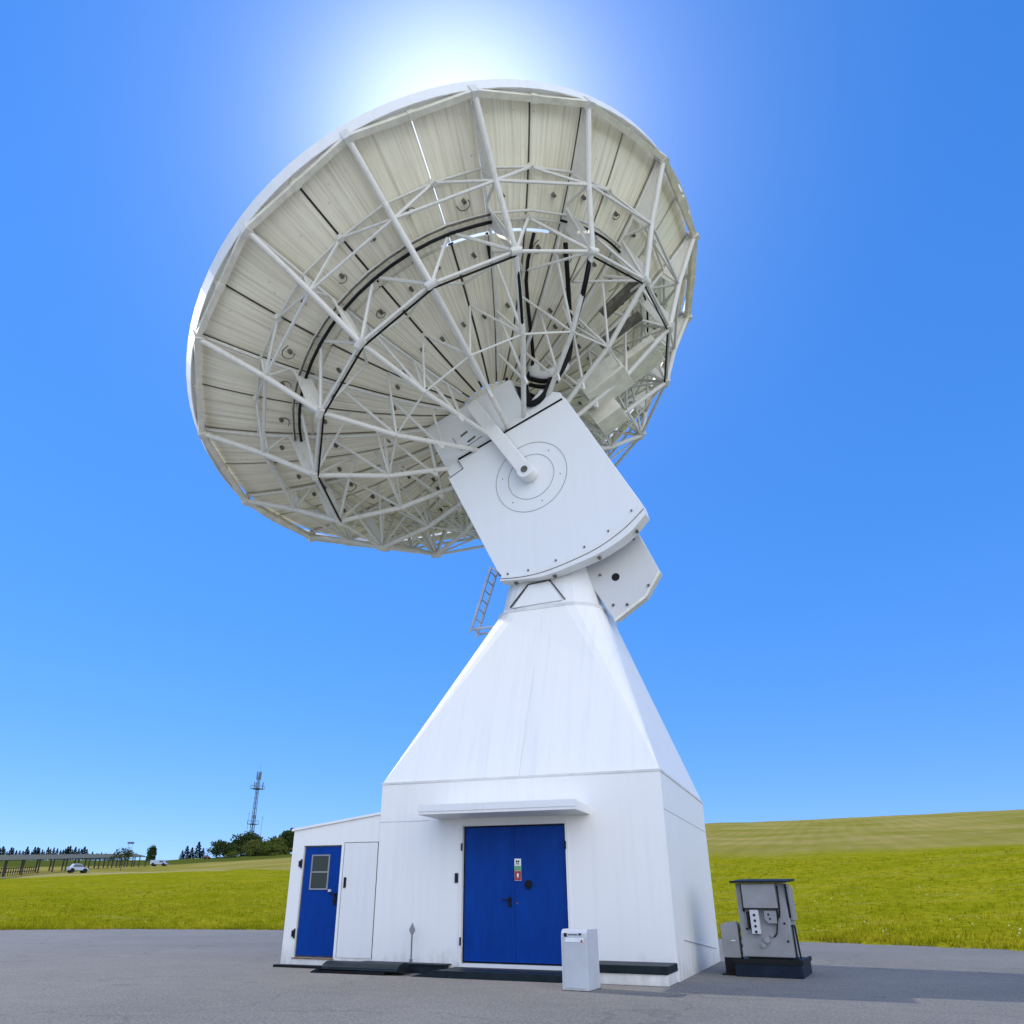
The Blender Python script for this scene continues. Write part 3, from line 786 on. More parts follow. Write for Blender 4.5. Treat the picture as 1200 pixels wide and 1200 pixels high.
def panel(j, ra, rb):
    t0 = TH(0) + 2*pi/32*j; t1 = t0 + 2*pi/32
    nr, na = 6, 6; th = .045; vs = []; uv = []
    for lay in (0, 1):
        for i in range(nr+1):
            r = ra + (rb-ra)*i/nr
            g0 = (.014 if j in OPEN and ra > 5 else .031)/r; g1 = (.014 if (j+1) in OPEN and ra > 5 else .031)/r
            for k in range(na+1):
                t = t0 + g0 + (t1-t0-g0-g1)*k/na
                vs.append(DC(sx(r)+lay*th, r, t)); uv.append((j/32 + k/na/32, r/8.75))
    fs = []; n1 = na+1; L = (nr+1)*n1
    for i in range(nr):
        for k in range(na):
            q = (i*n1+k, i*n1+k+1, (i+1)*n1+k+1, (i+1)*n1+k); fs.append(q); fs.append(tuple(p+L for p in q[::-1]))
    loop = [k for k in range(n1)] + [i*n1+na for i in range(1,nr+1)] + [nr*n1+k for k in range(na-1,-1,-1)] + [i*n1 for i in range(nr-1,0,-1)]
    for a_, b_ in zip(loop, loop[1:]+loop[:1]): fs.append((b_, a_, a_+L, b_+L))
    me = bpy.data.meshes.new('panel'); me.from_pydata([tuple(p) for p in vs], [], fs); me.materials.append(M['panel'])
    ul = me.uv_layers.new(name='UVMap'); 
    for lp in me.loops: ul.data[lp.index].uv = uv[lp.vertex_index]
    me.update()
    o = bpy.data.objects.new('panel', me); COL.objects.link(o); o.parent = refl
    return o
for j in range(32):
    panel(j, 5.645, 8.60); panel(j, .6, 5.56)

# rim beam (16-sided) carrying the reflector edge
mb = MB()
tips = [DC(5.95, 8.75, TH(k)) for k in range(16)]
for k in range(16):
    a_, b_ = tips[k], tips[(k+1)%16]
    mb.bar(a_, b_, .16, .20, up=A)
    c_ = (a_+b_)/2
    mb.bar(c_, DC(6.2, 8.78, TH(k+.5)), .10, .10); mb.obox(c_, (b_-a_).normalized()*.10, A*.12, (c_-PIV-A*5.95).normalized()*.10)
mb.build('rim_beam', M['cream'], T)
for k in range(16): pass

# main radial ribs
def mainrib(k):
    t = TH(k); mb = MB(); nrm = (-E*sin(t) + V*cos(t))
    P = lambda x, r: DC(x, r, t)
    chord = [(5.92,8.72),(4.40,7.20),(3.00,6.00),(2.20,4.00),(1.65,1.22)]
    for i in range(4): mb.tube(P(*chord[i]), P(*chord[i+1]), (.080 if i < 2 else .074), n=10)
    sc_ = [(sx(r)-.14, r) for r in (8.6,7.2,6.3,5.2,4.0,2.8,1.7)]
    for p, q in zip(sc_, sc_[1:]): mb.tube(P(*p), P(*q), .055, n=6)
    web = [((4.4,7.2),(sx(7.1)-.14,7.1)),((3.0,6.0),(sx(6.3)-.14,6.3)),((3.0,6.0),(sx(5.2)-.14,5.2)),((2.2,4.0),(sx(5.2)-.14,5.2)),((2.2,4.0),(sx(3.6)-.14,3.6)),((1.7,2.7),(sx(3.6)-.14,3.6)),((1.7,2.7),(sx(2.3)-.14,2.3)),((4.4,7.2),(sx(6.4)-.14,6.4))]
    for p, q in web: mb.tube(P(*p), P(*q), .045, n=6)
    mb.obox(P(5.98,8.72), A*.20, nrm*.10, (E*cos(t)+V*sin(t))*.12)
    rb = mb.build('rib', M['tube'], T, smooth=False)
    # thin web plates and node gussets
    mb = MB()
    def sheet(pts, w=.012):
        mb.prism(pts, lambda x,r: P(x,r)+nrm*w, lambda x,r: P(x,r)-nrm*w)
    if 4 < k < 11: sheet([(5.88,8.66),(4.42,7.22),(sx(7.15)-.14,7.15),(sx(8.55)-.1,8.55)])
    sheet([(3.0,6.0),(3.32,6.28),(sx(6.3)-.14,6.3),(sx(5.8)-.14,5.85),(2.93,5.82)])
    sheet([(4.4,7.2),(4.22,7.05),(sx(6.95)-.14,6.95),(sx(7.15)-.14,7.15)])
    mb.build('web_plate', M['tube'], rb)
    mb = MB()
    mb.tube(P(3.0,6.0)-nrm*.14, P(3.0,6.0)+nrm*.14, .115, n=12)
    mb.obox(P(2.98,5.98), A*.03, nrm*.17, (E*cos(t)+V*sin(t))*.12)
    mb.build('node_gusset', M['tube'], rb)
for k in range(16): mainrib(k)

# ring trusses
def ringtruss(k):
    mb = MB(); t0, tm, t1 = TH(k), TH(k+.5), TH(k+1)
    s7, s6, s4 = sx(7.1)-.12, sx(5.95)-.14, sx(4.0)-.1
    lo = [DC(4.4,7.2,t0), DC(4.4,7.2,t1)]; mid = DC(s7,7.1,tm)
    mb.tube(*lo, .048, n=6); mb.tube(lo[0], mid, .045, n=6); mb.tube(lo[1], mid, .045, n=6)
    mb.tube(DC(s7,7.15,t0), mid, .042, n=6); mb.tube(DC(s7,7.15,t1), mid, .042, n=6)
    mb.obox(mid, A*.10, V*.07, E*.07)
    if 7 <= k <= 15: mb.tube(DC(4.4,7.2,t0), DC(sx(6.6)-.1,6.6,tm), .03, n=6)
    a_ = mb.build('ring_truss', M['tube'], T)
    mb = MB(); lo = [DC(3.0,6.0,t0), DC(3.0,6.0,t1)]; mid = DC(s6,5.95,tm)
    mb.tube(*lo, .05, n=8); mb.tube(lo[0], mid, .05, n=6); mb.tube(lo[1], mid, .05, n=6)
    for dx, dr in ((0,0),(.0,.22)):
        mb.tube(DC(s6+dx,5.95+dr,t0), DC(s6+dx,5.95+dr,tm), .042, n=6); mb.tube(DC(s6+dx,5.95+dr,tm), DC(s6+dx,5.95+dr,t1), .042, n=6)
    mb.obox(mid, A*.10, V*.07, E*.07)
    b_ = mb.build('ring_truss', M['tube'], T)
    mb = MB(); lo = [DC(2.2,4.0,t0), DC(2.2,4.0,t1)]; mid = DC(s4,3.95,tm)
    mb.tube(DC(2.2,4.0,t0), DC(2.2,4.0,t1), .032, n=6)
    mb.tube(lo[0], mid, .035, n=6); mb.tube(lo[1], mid, .035, n=6)
    mb.tube(DC(3.0,6.0,t0), DC(sx(4.6)-.1,4.6,tm), .04, n=6); mb.tube(DC(3.0,6.0,t1), DC(sx(4.6)-.1,4.6,tm), .04, n=6)
    if 9 <= k <= 13:
        mb.tube(DC(3.0,6.0,t0), DC(2.2,4.0,t1), .032, n=6); mb.tube(DC(3.0,6.0,t1), DC(2.2,4.0,t0), .032, n=6)
        mb.tube(DC(2.2,4.0,t0), DC(sx(2.6)-.1,2.6,tm), .035, n=6); mb.tube(DC(2.2,4.0,t1), DC(sx(2.6)-.1,2.6,tm), .035, n=6)
    mb.build('cross_brace', M['tube'], T)
for k in range(16): ringtruss(k)

# panel adjuster brackets with short cable tails (small dark fittings at every gore)
rnd = random.Random(11)
for k in range(16):
    for h, r in ((.22,6.55),(.78,6.6),(.25,5.25),(.75,5.15),(.3,3.6),(.7,3.4)):
        mb = MB(); t = TH(k+h+rnd.uniform(-.05,.05)); r += rnd.uniform(-.15,.15); p = DC(sx(r)-.02, r, t)
        mb.obox(p, A*.10, V*.045, E*.045)
        if r > 5 and rnd.random() < .55:
            rr = rnd.uniform(.15,.34); s_ = rnd.uniform(0,6.28)
            ln = rnd.uniform(2.2,4.6)
            mb.path([p - A*.10 + (E*cos(s_+u*ln)+V*sin(s_+u*ln))*rr*(.4+.6*u) - A*.04*u for u in [i/5 for i in range(6)]], .016, 4, 2)
        mb.build('panel_adjuster', M['grime'], T)

# black cables
def cable(pts, r=.045, mat='dark', nm='cable', smooth=3):
    mb = MB(); mb.path(pts, r, 6, smooth); return mb.build(nm, M[mat], T, smooth=True)
def off(k, x, r, d=0): return DC(x, r, TH(k)) + Vector((0,0,d))
cable([off(k, sx(5.95)-.32, 6.02) for k in [0,.5,1,1.5,2,2.5,3,3.5,4,4.5,5]], .046, smooth=2)
cable([off(k, sx(5.95)-.22, 6.18) for k in [1,1.5,2,2.5,3,3.5,4,4.5,5]], .03, 'grime', smooth=2)
cable([off(k, 2.92, 5.93) for k in [0,1,2,3,4,5]], .030, smooth=1)
cable([off(k, sx(5.95)-.30, 6.05) for k in [5.9,6.2,6.5,6.8,7.2]], .036, smooth=2)
cable([off(k, 2.95, 5.9) for k in [6,7,8,9]], .028, smooth=1)
cable([off(k, sx(5.95)-.30, 6.05) for k in [7.6,8,8.5,9,9.5]], .032, smooth=2)
# drops from the ring down ribs five and six to the hub, ending in hanging loops
cable([off(5,2.95,5.85), off(5,2.62,5.2), off(5,2.25,4.1), PP(2.45,1.05,1.0), PP(2.2,.84,.95)], .045)
cable([off(4.95,sx(5.4)-.15,5.4), PP(4.4,1.3,.9), PP(3.5,.95,.95), PP(2.9,1.12,.9), PP(2.35,1.35,.95), PP(2.05,1.2,1.1)], .05)
cable([off(5.6,sx(5.6)-.15,5.6), off(5.55,sx(4.4)-.2,4.4), PP(3.63,1.99,.9), PP(3.1,1.45,.9), PP(2.31,1.19,1.0)], .055)
cable([off(6,2.95,5.8), off(6,2.55,5.0), PP(3.2,3.1,.9), PP(2.75,2.75,.9), PP(2.40,2.25,.95), PP(2.56,1.85,.95), PP(3.05,1.55,.9)], .075)
cable([off(6.1,sx(5.4)-.15,5.5), PP(3.35,3.1,.6), PP(2.75,2.55,.8), PP(2.30,2.15,.95), PP(2.35,1.75,1.0), PP(2.8,1.45,.95)], .07)
cable([PP(2.42,2.05,1.0), PP(2.0,1.75,1.15), PP(1.82,1.4,1.25), PP(1.95,1.1,1.28), PP(2.5,1.15,1.1)], .10)
# white elbow pipe and cable outlet at the hub
mb = MB(); mb.path([PP(3.9,1.9,.5), PP(3.2,1.75,.7), PP(2.85,1.95,.75), PP(2.78,2.3,.7), PP(3.0,2.6,.5)], .20, 12, 5)
mb.build('elbow_pipe', M['white'], T, smooth=True)
mb = MB(); mb.prism([(2.9,1.08),(2.1,.98),(2.0,1.25),(2.55,1.3)], lambda x,y: PP(x,y,1.2), lambda x,y: PP(x,y,.7)); mb.build('cable_outlet', M['hole'], T)
# service platforms behind the right side of the hub
mb = MB()
for (x,vv,ee,sz) in ((2.4,3.3,-.6,(.35,.7,.5)),(2.9,4.4,-1.4,(.12,.9,.6)),(1.9,2.8,-1.4,(.3,.45,.4))): mb.obox(PP(x,vv,ee), A*sz[0], V*sz[1], E*sz[2])
mb.build('equipment_box', M['cream'], T, bevel=.02)
mb = MB()
for k, x, r, tw in ((7.15,3.5,5.2,.5),(7.6,3.3,4.6,.4)):
    t = TH(k); rd = E*cos(t)+V*sin(t); nn2 = -E*sin(t)+V*cos(t)
    mb.obox(DC(x,r,t), rd*.75, nn2*tw*.3, A*.10)
mb.build('cable_tray', M['grime'], T)

# ------------------------------------------------------------------ yard things
def tagged(name, loc, label, cat, group=None, rz=0):
    o = empty(name, loc, rz); return tag(o, label, cat, group)
# low dark trough along the wall
o = tagged('drain_trough', (-2.3, F-.2, 0), 'long dark slate trough lying against the white wall behind the roll cover', 'trough')
mb = MB(); mb.box(-.85,.95,-.15,.17,.0,.14); b1 = mb.build('trough', M['slate'], o, bevel=.01)
mb = MB(); mb.box(-.90,1.0,-.17,.18,.141,.165); mb.build('rim', M['slate'], o)
# rolled cover in front of it
o = tagged('roll_cover', (-2.75, F-.75, 0), 'dark half round metal cover on a black skid left of the ramp', 'cover')
mb = MB(); n = 10
pa = [(-.85, .30*cos(pi*i/n)*1.0, .07+.13*sin(pi*i/n)) for i in range(n+1)]; pb = [(.80, y, z) for _, y, z in pa]
mb.ring(pa, pb, closed=False); mb.add(pa, [tuple(range(n+1))]); mb.add(pb, [tuple(range(n, -1, -1))])
mb.build('hood', M['slate'], o, smooth=False)
mb = MB(); mb.box(-1.0,.55,-.33,.33,.0,.05); mb.box(.0,.86,-.27,.27,.05,.075); mb.build('skid', M['dark'], o)
mb = MB(); mb.add([(-1.05,-.36,.02),(-.86,-.36,.10),(-.86,.36,.10),(-1.05,.36,.02),(-1.05,-.36,0),(-.86,-.36,0),(-.86,.36,0),(-1.05,.36,0)], [(0,1,2,3),(4,7,6,5),(0,4,5,1),(1,5,6,2),(2,6,7,3),(3,7,4,0)]); mb.build('end_flap', M['slate'], o)
# ramp before the double door
o = tagged('loading_ramp', (0, F-.5, 0), 'dark slate steel ramp in front of the blue double door', 'ramp')
mb = MB()
mb.add([(-1.65,-.55,.012),(-1.2,-.55,.105),(1.22,-.55,.105),(1.22,.44,.115),(-1.2,.44,.115),(-1.65,.44,.012),(-1.65,-.55,.0),(-1.2,-.55,.0),(1.22,-.55,.0),(1.22,.44,.0),(-1.2,.44,.0),(-1.65,.44,.0)],
       [(0,1,4,5),(1,2,3,4),(0,6,7,1),(1,7,8,2),(2,8,9,3),(3,9,10,4),(4,10,11,5),(5,11,6,0)])
mb.build('deck', M['slate'], o)
mb = MB(); mb.box(-1.2,1.24,-.575,-.551,.0,.118); mb.build('front_edge', M['slate'], o)
# marker post
o = tagged('marker_post', (-2.05, F-.28, .165), 'short grey post with a diamond shaped head against the white wall', 'post')
mb = MB(); mb.tube((0,0,0),(0,0,.50),.016,n=8); mb.tube((0,0,0),(0,0,.07),.032,n=8); mb.build('stem', M['post'], o)
mb = MB(); mb.prism([(0,.46),(.065,.57),(0,.70),(-.065,.57)], lambda x,z:(x,-.02,z), lambda x,z:(x,.02,z)); mb.build('head', M['grey'], o, bevel=.006)
# free-standing control pedestal
o = tagged('control_pedestal', (1.87, -5.02, 0), 'pale grey upright control cabinet standing before the blue double door', 'cabinet', rz=radians(-3))
mb = MB()
prof = [(-.30,0),(-.30,.74),(-.285,.80),(-.25,.84),(-.20,.855),(.30,.855),(.30,0)]
mb.prism(prof, lambda y,z:(-.215,y,z), lambda y,z:(.215,y,z)); cab = mb.build('body', M['greyl'], o, bevel=.008)
mb = MB(); mb.box(-.17,.165,-.311,-.301,.04,.66); mb.build('front_panel', M['greyl'], o, bevel=.004)
mb = MB(); mb.box(-.17,.165,-.309,-.301,.672,.735); mb.build('label_strip', M['paper'], o)
mb = MB(); mb.box(-.155,-.115,-.325,-.295,.75,.80); mb.box(.09,.125,-.32,-.285,.775,.80); mb.build('switch', M['dark'], o)
mb = MB(); mb.box(-.09,.06,-.304,-.285,.775,.788); mb.build('lettering', M['post'], o)
mb = MB(); mb.tube((.135,-.315,.69),(.135,-.30,.69),.017,n=12); mb.build('indicator_lamp', M['red'], o)
mb = MB(); mb.box(-.16,-.145,-.314,-.30,.68,.73); mb.build('latch', M['metal'], o)
mb = MB(); mb.box(-.225,.225,-.31,.31,0,.018); mb.build('foot_plate', M['grime'], o)

# generator-like switchgear on a dark base
o = tagged('switchgear_unit', (4.52, -.55, 0), 'grey weathered switchgear cabinet with cables on a dark navy base at the grass edge', 'switchgear', rz=radians(-4))
mb = MB(); mb.box(-.60,.62,-.82,.80,.0,.28); mb.build('base', M['navy'], o, bevel=.015)
mb = MB(); mb.box(-.62,.64,-.84,-.80,.225,.30); mb.box(.60,.645,-.80,.82,.225,.30); mb.build('base_rim', M['dark'], o)
mb = MB(); mb.box(-.43,.50,-.66,.30,.33,1.60); mb.build('cabinet', M['grey'], o, bevel=.012)
mb = MB(); mb.box(-.36,.46,-.60,.25,.281,.329); mb.build('cabinet_feet', M['dark'], o)
mb = MB(); mb.add([(-.50,-.86,1.60),(.56,-.86,1.60),(.60,.36,1.66),(-.46,.36,1.66),(-.50,-.86,1.635),(.56,-.86,1.635),(.60,.36,1.70),(-.46,.36,1.70)], [(0,3,2,1),(4,5,6,7),(0,1,5,4),(1,2,6,5),(2,3,7,6),(3,0,4,7)]); mb.build('roof', M['dark'], o)
mb = MB(); mb.box(-.30,.33,-.80,-.661,1.16,1.585); hood = mb.build('hood', M['grey'], o, bevel=.01)
mb = MB(); mb.box(-.30,.33,-.79,-.661,1.145,1.159); mb.box(-.335,-.305,-.70,-.661,1.1,1.58); mb.build('hood_joint', M['dark'], o)
mb = MB()
for yy in (.2,):
    mb.box(-.49,-.46,yy,yy+.03,1.22,1.60)
mb.build('roof_strut', M['dark'], o)
mb = MB(); mb.box(-.20,-.04,-.80,-.661,.72,1.13); sk = mb.build('socket_panel', M['greyl'], o, bevel=.006)
mb = MB(); mb.box(-.27,-.203,-.76,-.661,.80,1.10); mb.build('cover_flap', M['hole'], o)
mb = MB()
for i in range(4): mb.tube((-.12,-.808,1.04-i*.095),(-.12,-.79,1.04-i*.095),.025,n=10)
mb.build('socket', M['hole'], sk)
mb = MB(); mb.prism([(.06,1.12),(.28,1.12),(.28,.90),(.12,.90),(.06,.97)], lambda x,z:(x,-.76,z), lambda x,z:(x,-.661,z)); mt = mb.build('meter_box', M['grey'], o, bevel=.006)
mb = MB(); mb.tube((.14,-.766,1.05),(.14,-.755,1.05),.02,n=8); mb.tube((.16,-.766,.98),(.16,-.755,.98),.02,n=8); mb.build('meter_dial', M['slate'], mt)
mb = MB(); mb.path([(.29,-.70,1.18),(.31,-.70,1.05),(.27,-.70,.88),(.24,-.70,.74),(.19,-.70,.68),(.13,-.70,.70)], .014, 6, 4); mb.path([(.36,-.68,1.55),(.355,-.68,1.2),(.33,-.68,1.0)], .014,6,3); mb.build('cable', M['dark'], o)
mb = MB(); mb.tube((.05,-.66,.62),(.05,-.74,.62),.055,n=12); mb.tube((-.03,-.66,.53),(-.03,-.72,.53),.045,n=12); mb.tube((.15,-.66,.70),(.15,-.72,.70),.03,n=10); mb.build('cable_gland', M['grey'], o)
mb = MB()
for x,z in ((-.33,1.12),(-.31,.80),(.40,.90),(.42,.60)): mb.tube((x,-.67,z),(x,-.655,z),.022,n=8)
mb.build('latch', M['dark'], o)
mb = MB(); mb.box(.505,.56,-.45,.1,.95,1.54); mb.build('side_vent', M['grey'], o, bevel=.01)
mb = MB(); mb.bar((.53,-.60,.30),(.53,-.60,.86),.03); mb.bar((.56,-.25,.30),(.53,-.25,.86),.03); mb.bar((.53,-.60,.86),(.53,-.25,.86),.03); mb.bar((.52,-.70,1.58),(.52,-.62,1.0),.035); mb.build('side_rail', M['dark'], o)
mb = MB(); mb.tube((-.36,-.3,.5),(-.62,-.3,.5),.03); mb.tube((-.36,-.3,.78),(-.62,-.3,.78),.03); mb.build('pipe', M['greyl'], o)

o = tagged('fuse_box', (3.82, -.95, 0), 'small grey box with a cut corner on a black stand beside the switchgear', 'box', rz=radians(-4))
mb = MB(); mb.prism([(-.16,.30),(.17,.30),(.17,.88),(.13,.92),(-.04,.91),(-.16,.86)], lambda x,z:(x,-.14,z), lambda x,z:(x,.14,z)); mb.build('box', M['grey'], o, bevel=.01)
mb = MB(); mb.box(-.15,.17,-.13,.16,.0,.299); mb.box(-.22,.19,-.17,.18,.0,.03); mb.build('stand', M['dark'], o)
mb = MB(); mb.box(.02,.10,-.146,-.141,.585,.60); mb.build('label_plate', M['paper'], o)

# ------------------------------------------------------------------ background things
def conifer(h, seed):
    rnd = random.Random(seed); t = empty('conifer_tree')
    mb = MB(); mb.tube((0,0,-.6),(0,0,h*.9),h*.02,h*.004,n=6); mb.build('trunk', M['bark'], t)
    mb = MB()
    for i in range(700):
        u = rnd.random()**.8; z = h*(.06+.94*u); R = h*.22*(1-u)**.85*(.75+.4*sin(u*34+seed)) + .03*h*(1-u)
        an = rnd.uniform(0,2*pi); r = R*rnd.uniform(.35,1)
        p = Vector((r*cos(an), r*sin(an), z)); s = h*.06*(1-.5*u)
        d = Vector((cos(an),sin(an),-.35))*s*1.3; q = Vector((-sin(an),cos(an),rnd.uniform(-.4,.4)))*s*.6
        mb.add([p-q, p+q, p+d], [(0,1,2)]); mb.add([p-q*.6+Vector((0,0,s*.5)), p+q*.6+Vector((0,0,-s*.3)), p+d*.8+Vector((0,0,s*.3))], [(0,1,2)])
    mb.build('crown', M['conifer'], t, fix=False)
    return t
def broad(w, d, h, seed, mat, name='bushy_tree', nleaf=3000):
    rnd = random.Random(seed); t = empty(name)
    mb = MB(); mb.tube((0,0,-.6),(0,0,h*.5),h*.035,h*.02,n=6)
    for k in range(5):
        an = k*1.26+seed; mb.tube((0,0,h*.25),(w*.28*cos(an),d*.28*sin(an),h*.62),h*.018,h*.006,n=5)
    mb.build('trunk', M['bark'], t)
    mb = MB(); cl = []
    for i in range(26):
        an = rnd.uniform(0,2*pi); u = rnd.uniform(-.85,1); rr = sqrt(max(0,1-max(u,0)**2*.9))*rnd.uniform(.35,.8)
        cl.append((Vector((w/2*rr*cos(an), d/2*rr*sin(an), h*.42+u*h*.36)), rnd.uniform(.17,.27)))
    for i in range(nleaf):
        c_, s_ = rnd.choice(cl); q = Vector((rnd.gauss(0,1),rnd.gauss(0,1),rnd.gauss(0,1))).normalized()*rnd.uniform(.35,1)
        p = c_ + Vector((q.x*w*s_, q.y*d*s_, q.z*h*s_)); p.z = max(p.z, .03*h)
        s = rnd.uniform(.045,.10)*h
        a_ = Vector((rnd.gauss(0,1),rnd.gauss(0,1),rnd.gauss(0,1))).normalized(); b_ = a_.orthogonal().normalized()
        mb.add([p-a_*s*.5, p+b_*s*.5, p+a_*s*.6, p-b_*s*.45], [(0,1,2,3)])
    mb.build('crown', M[mat], t, fix=False)
    return t
def pcol(px, D):   # bearing of an image column (used only to lay the far things out round the site)
    return px

def place(az, D): x, y = pol(az, D); return (x, y, tz(az, D) - .1)
import itertools
# bearings measured from the site plan
def az_of(px):     # horizontal pixel at the horizon -> bearing
    d = fw + r2*((px-568.14)/903.75) - u2*((1010-600)/903.75)
    return math.degrees(atan2(d.x, d.y))

protos = [conifer(1.0, s) for s in (1, 2, 3)]
used = [False]*3
def put(proto_i, px, D, s, label, group=None, sxy=1.0):
    global used
    x, y, z = place(az_of(px), D); rz = random.uniform(0, 6.28)
    if not used[proto_i]:
        o = protos[proto_i]; used[proto_i] = True; o.location = (x,y,z); o.rotation_euler = (0,0,rz); o.scale = (s*sxy,s*sxy,s)
    else: o = copy_tree(protos[proto_i], (x,y,z), rz, (s*sxy,s*sxy,s))
    tag(o, label, 'tree', group); return o
rnd = random.Random(5)
px = -8; k = 0
while px < 135:
    h = rnd.uniform(3.6, 5.8) if px < 100 else rnd.uniform(2.4, 3.8)
    if 60 < px < 66 or 78 < px < 82 or 90 < px < 93: h *= 1.25
    put(k % 3, px, rnd.uniform(405, 425), h, 'dark conifer in the long treeline on the left horizon', 'conifers of the left treeline', 1.15 + .35*rnd.random())
    px += rnd.uniform(2.2, 4.4); k += 1
for px, h in ((212,3.8),(217,5.4),(223,4.8),(230,6.8),(236,4.4)):
    put(k % 3, px, 360, h, 'dark conifer in the small clump between the lone tree and the round bushes', 'conifers of the middle clump', 1.5); k += 1

o = broad(3.6,3.2,6.2,21,'leafd','lone_tree',1300); o.location = place(az_of(176),345); tag(o,'lone dark column shaped tree left of the conifer clump','tree')
bl = [(262,300,12,9,6.2,'leafd','rounded dark green bush leftmost in the row below the mast','bush'),
      (287,318,13,9,8.4,'leafd','tall dark green bush directly under the lattice mast','bush'),
      (300,296,13,8,5.4,'leafl','mid green low bush in front of the mast bush','bush'),
      (318,292,9,7,3.8,'leafl','low pale bush at the foot of the bush row','bush'),
      (324,312,10,8,6.6,'leafl','yellowish green bush right of the mast','bush'),
      (331,330,5,5,8.2,'leafd','slim dark tree beside the white annex','tree'),
      (338,315,8,7,8.8,'leafd','tall dark tree partly hidden behind the white annex','tree'),
      (272,285,6,4,2.6,'leafl','low light green shrub on the dry field below the bush row','bush')]
for i, (px, D, w_, d_, h_, mt_, lb_, ct_) in enumerate(bl):
    o = broad(w_, d_, h_, 30+i, mt_, 'bushy_tree' if h_ > 5 else 'field_bush', 3200 if h_ > 3 else 1200); o.location = place(az_of(px), D); tag(o, lb_, ct_)

# lattice mast
mx, my = -195.2, 242.8; mz = ground_z(mx, my) - .2
o = tagged('lattice_mast', (mx,my,mz), 'tall thin steel lattice telecom mast rising behind the bushes', 'mast')
TOP = 47.6 - mz
mb = MB(); hw = lambda z: .68 - .36*z/TOP
NS = 16
for i in range(NS):
    z0, z1 = TOP*.93*i/NS, TOP*.93*(i+1)/NS; a0, a1 = hw(z0), hw(z1)
    c0 = [(a0*x,a0*y,z0) for x,y in ((-1,-1),(1,-1),(1,1),(-1,1))]; c1 = [(a1*x,a1*y,z1) for x,y in ((-1,-1),(1,-1),(1,1),(-1,1))]
    for j in range(4):
        mb.bar(c0[j], c1[j], .14); mb.bar(c0[j], c1[(j+1)%4], .07); mb.bar(c1[j], c1[(j+1)%4], .07)
mb.build('lattice', M['mastm'], o)
for fz, s in ((.77,1.9),(.36,1.5)):
    mb = MB(); z = TOP*fz; mb.box(-s,s,-s,s,z-.1,z+.1)
    for x,y in ((-s,-s),(s,-s),(s,s),(-s,s)): mb.bar((x,y,z),(x,y,z+1.3),.1)
    for (x0_,y0_),(x1_,y1_) in (((-s,-s),(s,-s)),((s,-s),(s,s)),((s,s),(-s,s)),((-s,s),(-s,-s))): mb.bar((x0_,y0_,z+1.2),(x1_,y1_,z+1.2),.09)
    mb.build('platform', M['mastm'], o)
for an in (0,2.1,4.2):
    mb = MB(); z = TOP*.93; mb.box(cos(an)*.75-.22,cos(an)*.75+.22,sin(an)*.75-.15,sin(an)*.75+.15,z-1.6,z+1.4); mb.build('antenna_panel', M['mastm'], o)
for an in (.5,2.6,4.6):
    mb = MB(); z = TOP*.80; mb.box(cos(an)*1.9-.16,cos(an)*1.9+.16,sin(an)*1.9-.12,sin(an)*1.9+.12,z-.9,z+1.5); mb.build('antenna_panel', M['mastm'], o)
mb = MB(); mb.tube((0,0,TOP*.93),(0,0,TOP+2.5),.09,.04,n=6); mb.build('whip_antenna', M['mastm'], o)
mb = MB(); mb.tube((.8,-.5,TOP*.44),(.8,-1.0,TOP*.44),.7,n=14); mb.build('dish_antenna', M['mastm'], o)
for i, dx in enumerate((-3.2, 3.4)):
    hh = 16 - i*2; x, y = mx+dx, my+1
    p_ = tagged('antenna_pole', (x,y,ground_z(x,y)-.2), ['thin pole left of the lattice mast','thin pole right of the lattice mast'][i], 'pole')
    mb = MB(); mb.tube((0,0,0),(0,0,hh),.10,.06,n=6); mb.build('stem', M['mastm'], p_)
    mb = MB(); mb.bar((-.4,0,hh-.6),(.4,0,hh-.6),.08); mb.build('crossbar', M['mastm'], p_)
# pair of floodlight masts far left
for i, px in enumerate((147.0, 151.0)):
    x, y, z = place(az_of(px), 430)
    p_ = tagged('floodlight_mast', (x,y,z), ['left one of two thin floodlight masts on the skyline','right one of two thin floodlight masts on the skyline'][i], 'light mast', 'floodlight masts on the skyline')
    mb = MB(); mb.tube((0,0,0),(0,0,7.6),.10,.06,n=6); mb.build('stem', M['mastm'], p_)
    mb = MB(); mb.box(-.85,.85,-.15,.15,7.4,8.3); mb.build('lamp_head', M['mastm'], p_)

# long open field shelter
a0 = Vector(place(az_of(-25),128)); a1 = Vector(place(az_of(165),215))
o = tagged('field_shelter', a0, 'long low dark roofed open shelter on posts along the track', 'shelter')
d = a1 - a0; L = d.length; dn = Vector((d.x,d.y,0)).normalized(); sd = Vector((-dn.y,dn.x,0))
mb = MB()
for i in range(14):
    p0 = d*(i/14); p1 = d*((i+1)/14)
    for q0 in (p0,): 
        vs = [q0+sd*-1.3+Vector((0,0,2.15)), p1+sd*-1.3+Vector((0,0,2.15)), p1+sd*1.6+Vector((0,0,2.75)), q0+sd*1.6+Vector((0,0,2.75))]
        mb.add(vs + [v_+Vector((0,0,.09)) for v_ in vs], [(0,3,2,1),(4,5,6,7),(0,1,5,4),(2,3,7,6)])
mb.build('roof', M['turfroof'], o)
npst = 15
for i in range(npst):
    c_ = d*(i/(npst-1)) + Vector((0,0,-.3))
    for s_ in (-1.1, 1.4):
        mb = MB(); b0 = c_ + sd*s_; mb.bar(b0, b0+Vector((0,0,2.5 + (.15 if s_ < 0 else .85)-.1)), .17); mb.build('post', M['wood'], o)
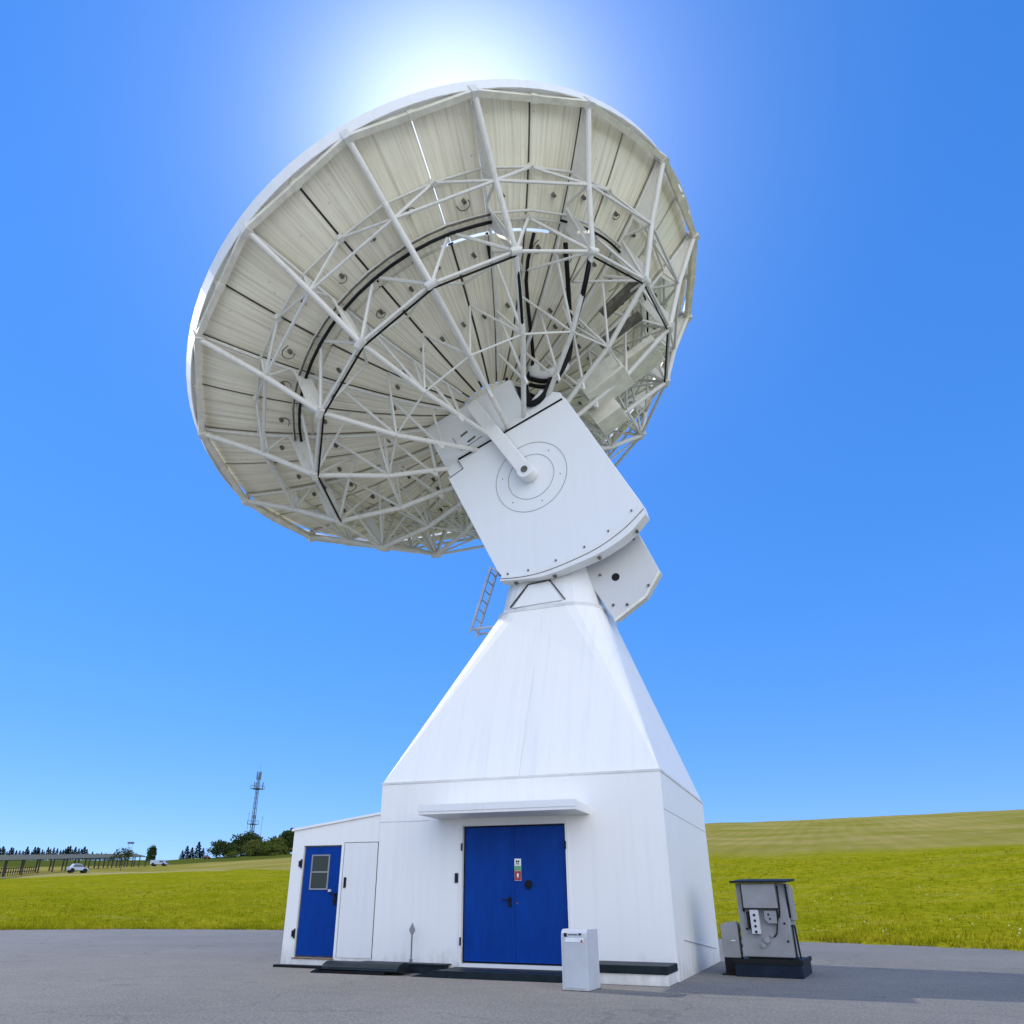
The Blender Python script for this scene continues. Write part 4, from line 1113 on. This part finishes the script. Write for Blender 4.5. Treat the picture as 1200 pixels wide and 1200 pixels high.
for i in range(4):
    c0 = d*(i/14*1.0); c1 = d*((i+1)/14*1.0); mb = MB()
    for z in (.5, 1.0): mb.bar(c0+sd*1.4+Vector((0,0,z)), c1+sd*1.4+Vector((0,0,z)), .09)
    for j in range(7): q = c0.lerp(c1, j/7)+sd*1.4; mb.bar(q, q+Vector((0,0,1.15)), .09)
    mb.build('railing', M['wood'], o)
# small round-topped tree by the shelter
o = broad(3.8,3.8,2.2,55,'leafd','small_tree',900)
for ch in o.children:
    if ch.name.startswith('crown'): ch.location.z = 1.5
    else: ch.scale.z = 1.6
o.location = place(az_of(143),150); tag(o, 'small flat crowned tree on a thin trunk at the shelter end', 'tree')

# vehicles far off
def car(name, L_, W_, H_, bodym, label, px, D, rz, box=False):
    x, y, z = place(az_of(px), D)
    o = tagged(name, (x,y,z+.12), label, 'van' if box else 'car', rz=rz)
    mb = MB(); l, w_ = L_/2, W_/2
    if box: pf = [(-l,.35),(-l,H_*.96),(l*.55,H_),(l*.72,H_*.55),(l,H_*.48),(l,.35)]
    else: pf = [(-l,.35),(-l,H_*.6),(-l*.75,H_*.66),(-l*.55,H_),(l*.15,H_),(l*.5,H_*.62),(l*.97,H_*.5),(l,.35)]
    mb.prism(pf, lambda a_,z_:(a_,-w_,z_), lambda a_,z_:(a_,w_,z_)); mb.build('body', bodym, o, bevel=.08)
    mb = MB()
    for s_ in (-1,1):
        if box: q = [(l*.1,H_*.6),(l*.1,H_*.88),(l*.5,H_*.9),(l*.62,H_*.6)]
        else: q = [(-l*.62,H_*.66),(-l*.5,H_*.93),(l*.12,H_*.93),(l*.4,H_*.66)]
        mb.prism(q, lambda a_,z_:(a_,s_*(w_+.004),z_), lambda a_,z_:(a_,s_*(w_-.03),z_))
    mb.build('window', M['carg'], o)
    if not box:
        mb = MB(); mb.add([(l*.2,-w_*.85,H_*.95),(l*.2,w_*.85,H_*.95),(l*.49,w_*.88,H_*.66),(l*.49,-w_*.88,H_*.66)],[(0,1,2,3)]); mb.build('windscreen', M['carg'], o)
    for a_ in (-l*.62, l*.62):
        for s_ in (-1,1):
            mb = MB(); mb.tube((a_,s_*(w_-.2),.33),(a_,s_*(w_+.01),.33),.33,n=14); mb.build('wheel', M['dark'], o)
    return o
car('parked_car', 2.8, 1.5, 1.25, M['carw'], 'pale blue white car parked on the track by the shelter', 93, 139, radians(60))
car('delivery_van', 3.6, 1.5, 1.25, M['carw'], 'white van parked on the dry field below the lone tree', 187, 200, radians(25), True)
car('farm_car', 2.2, 1.4, 1.3, M['maroon'], 'small dark red car near the round bushes', 242, 290, radians(40))
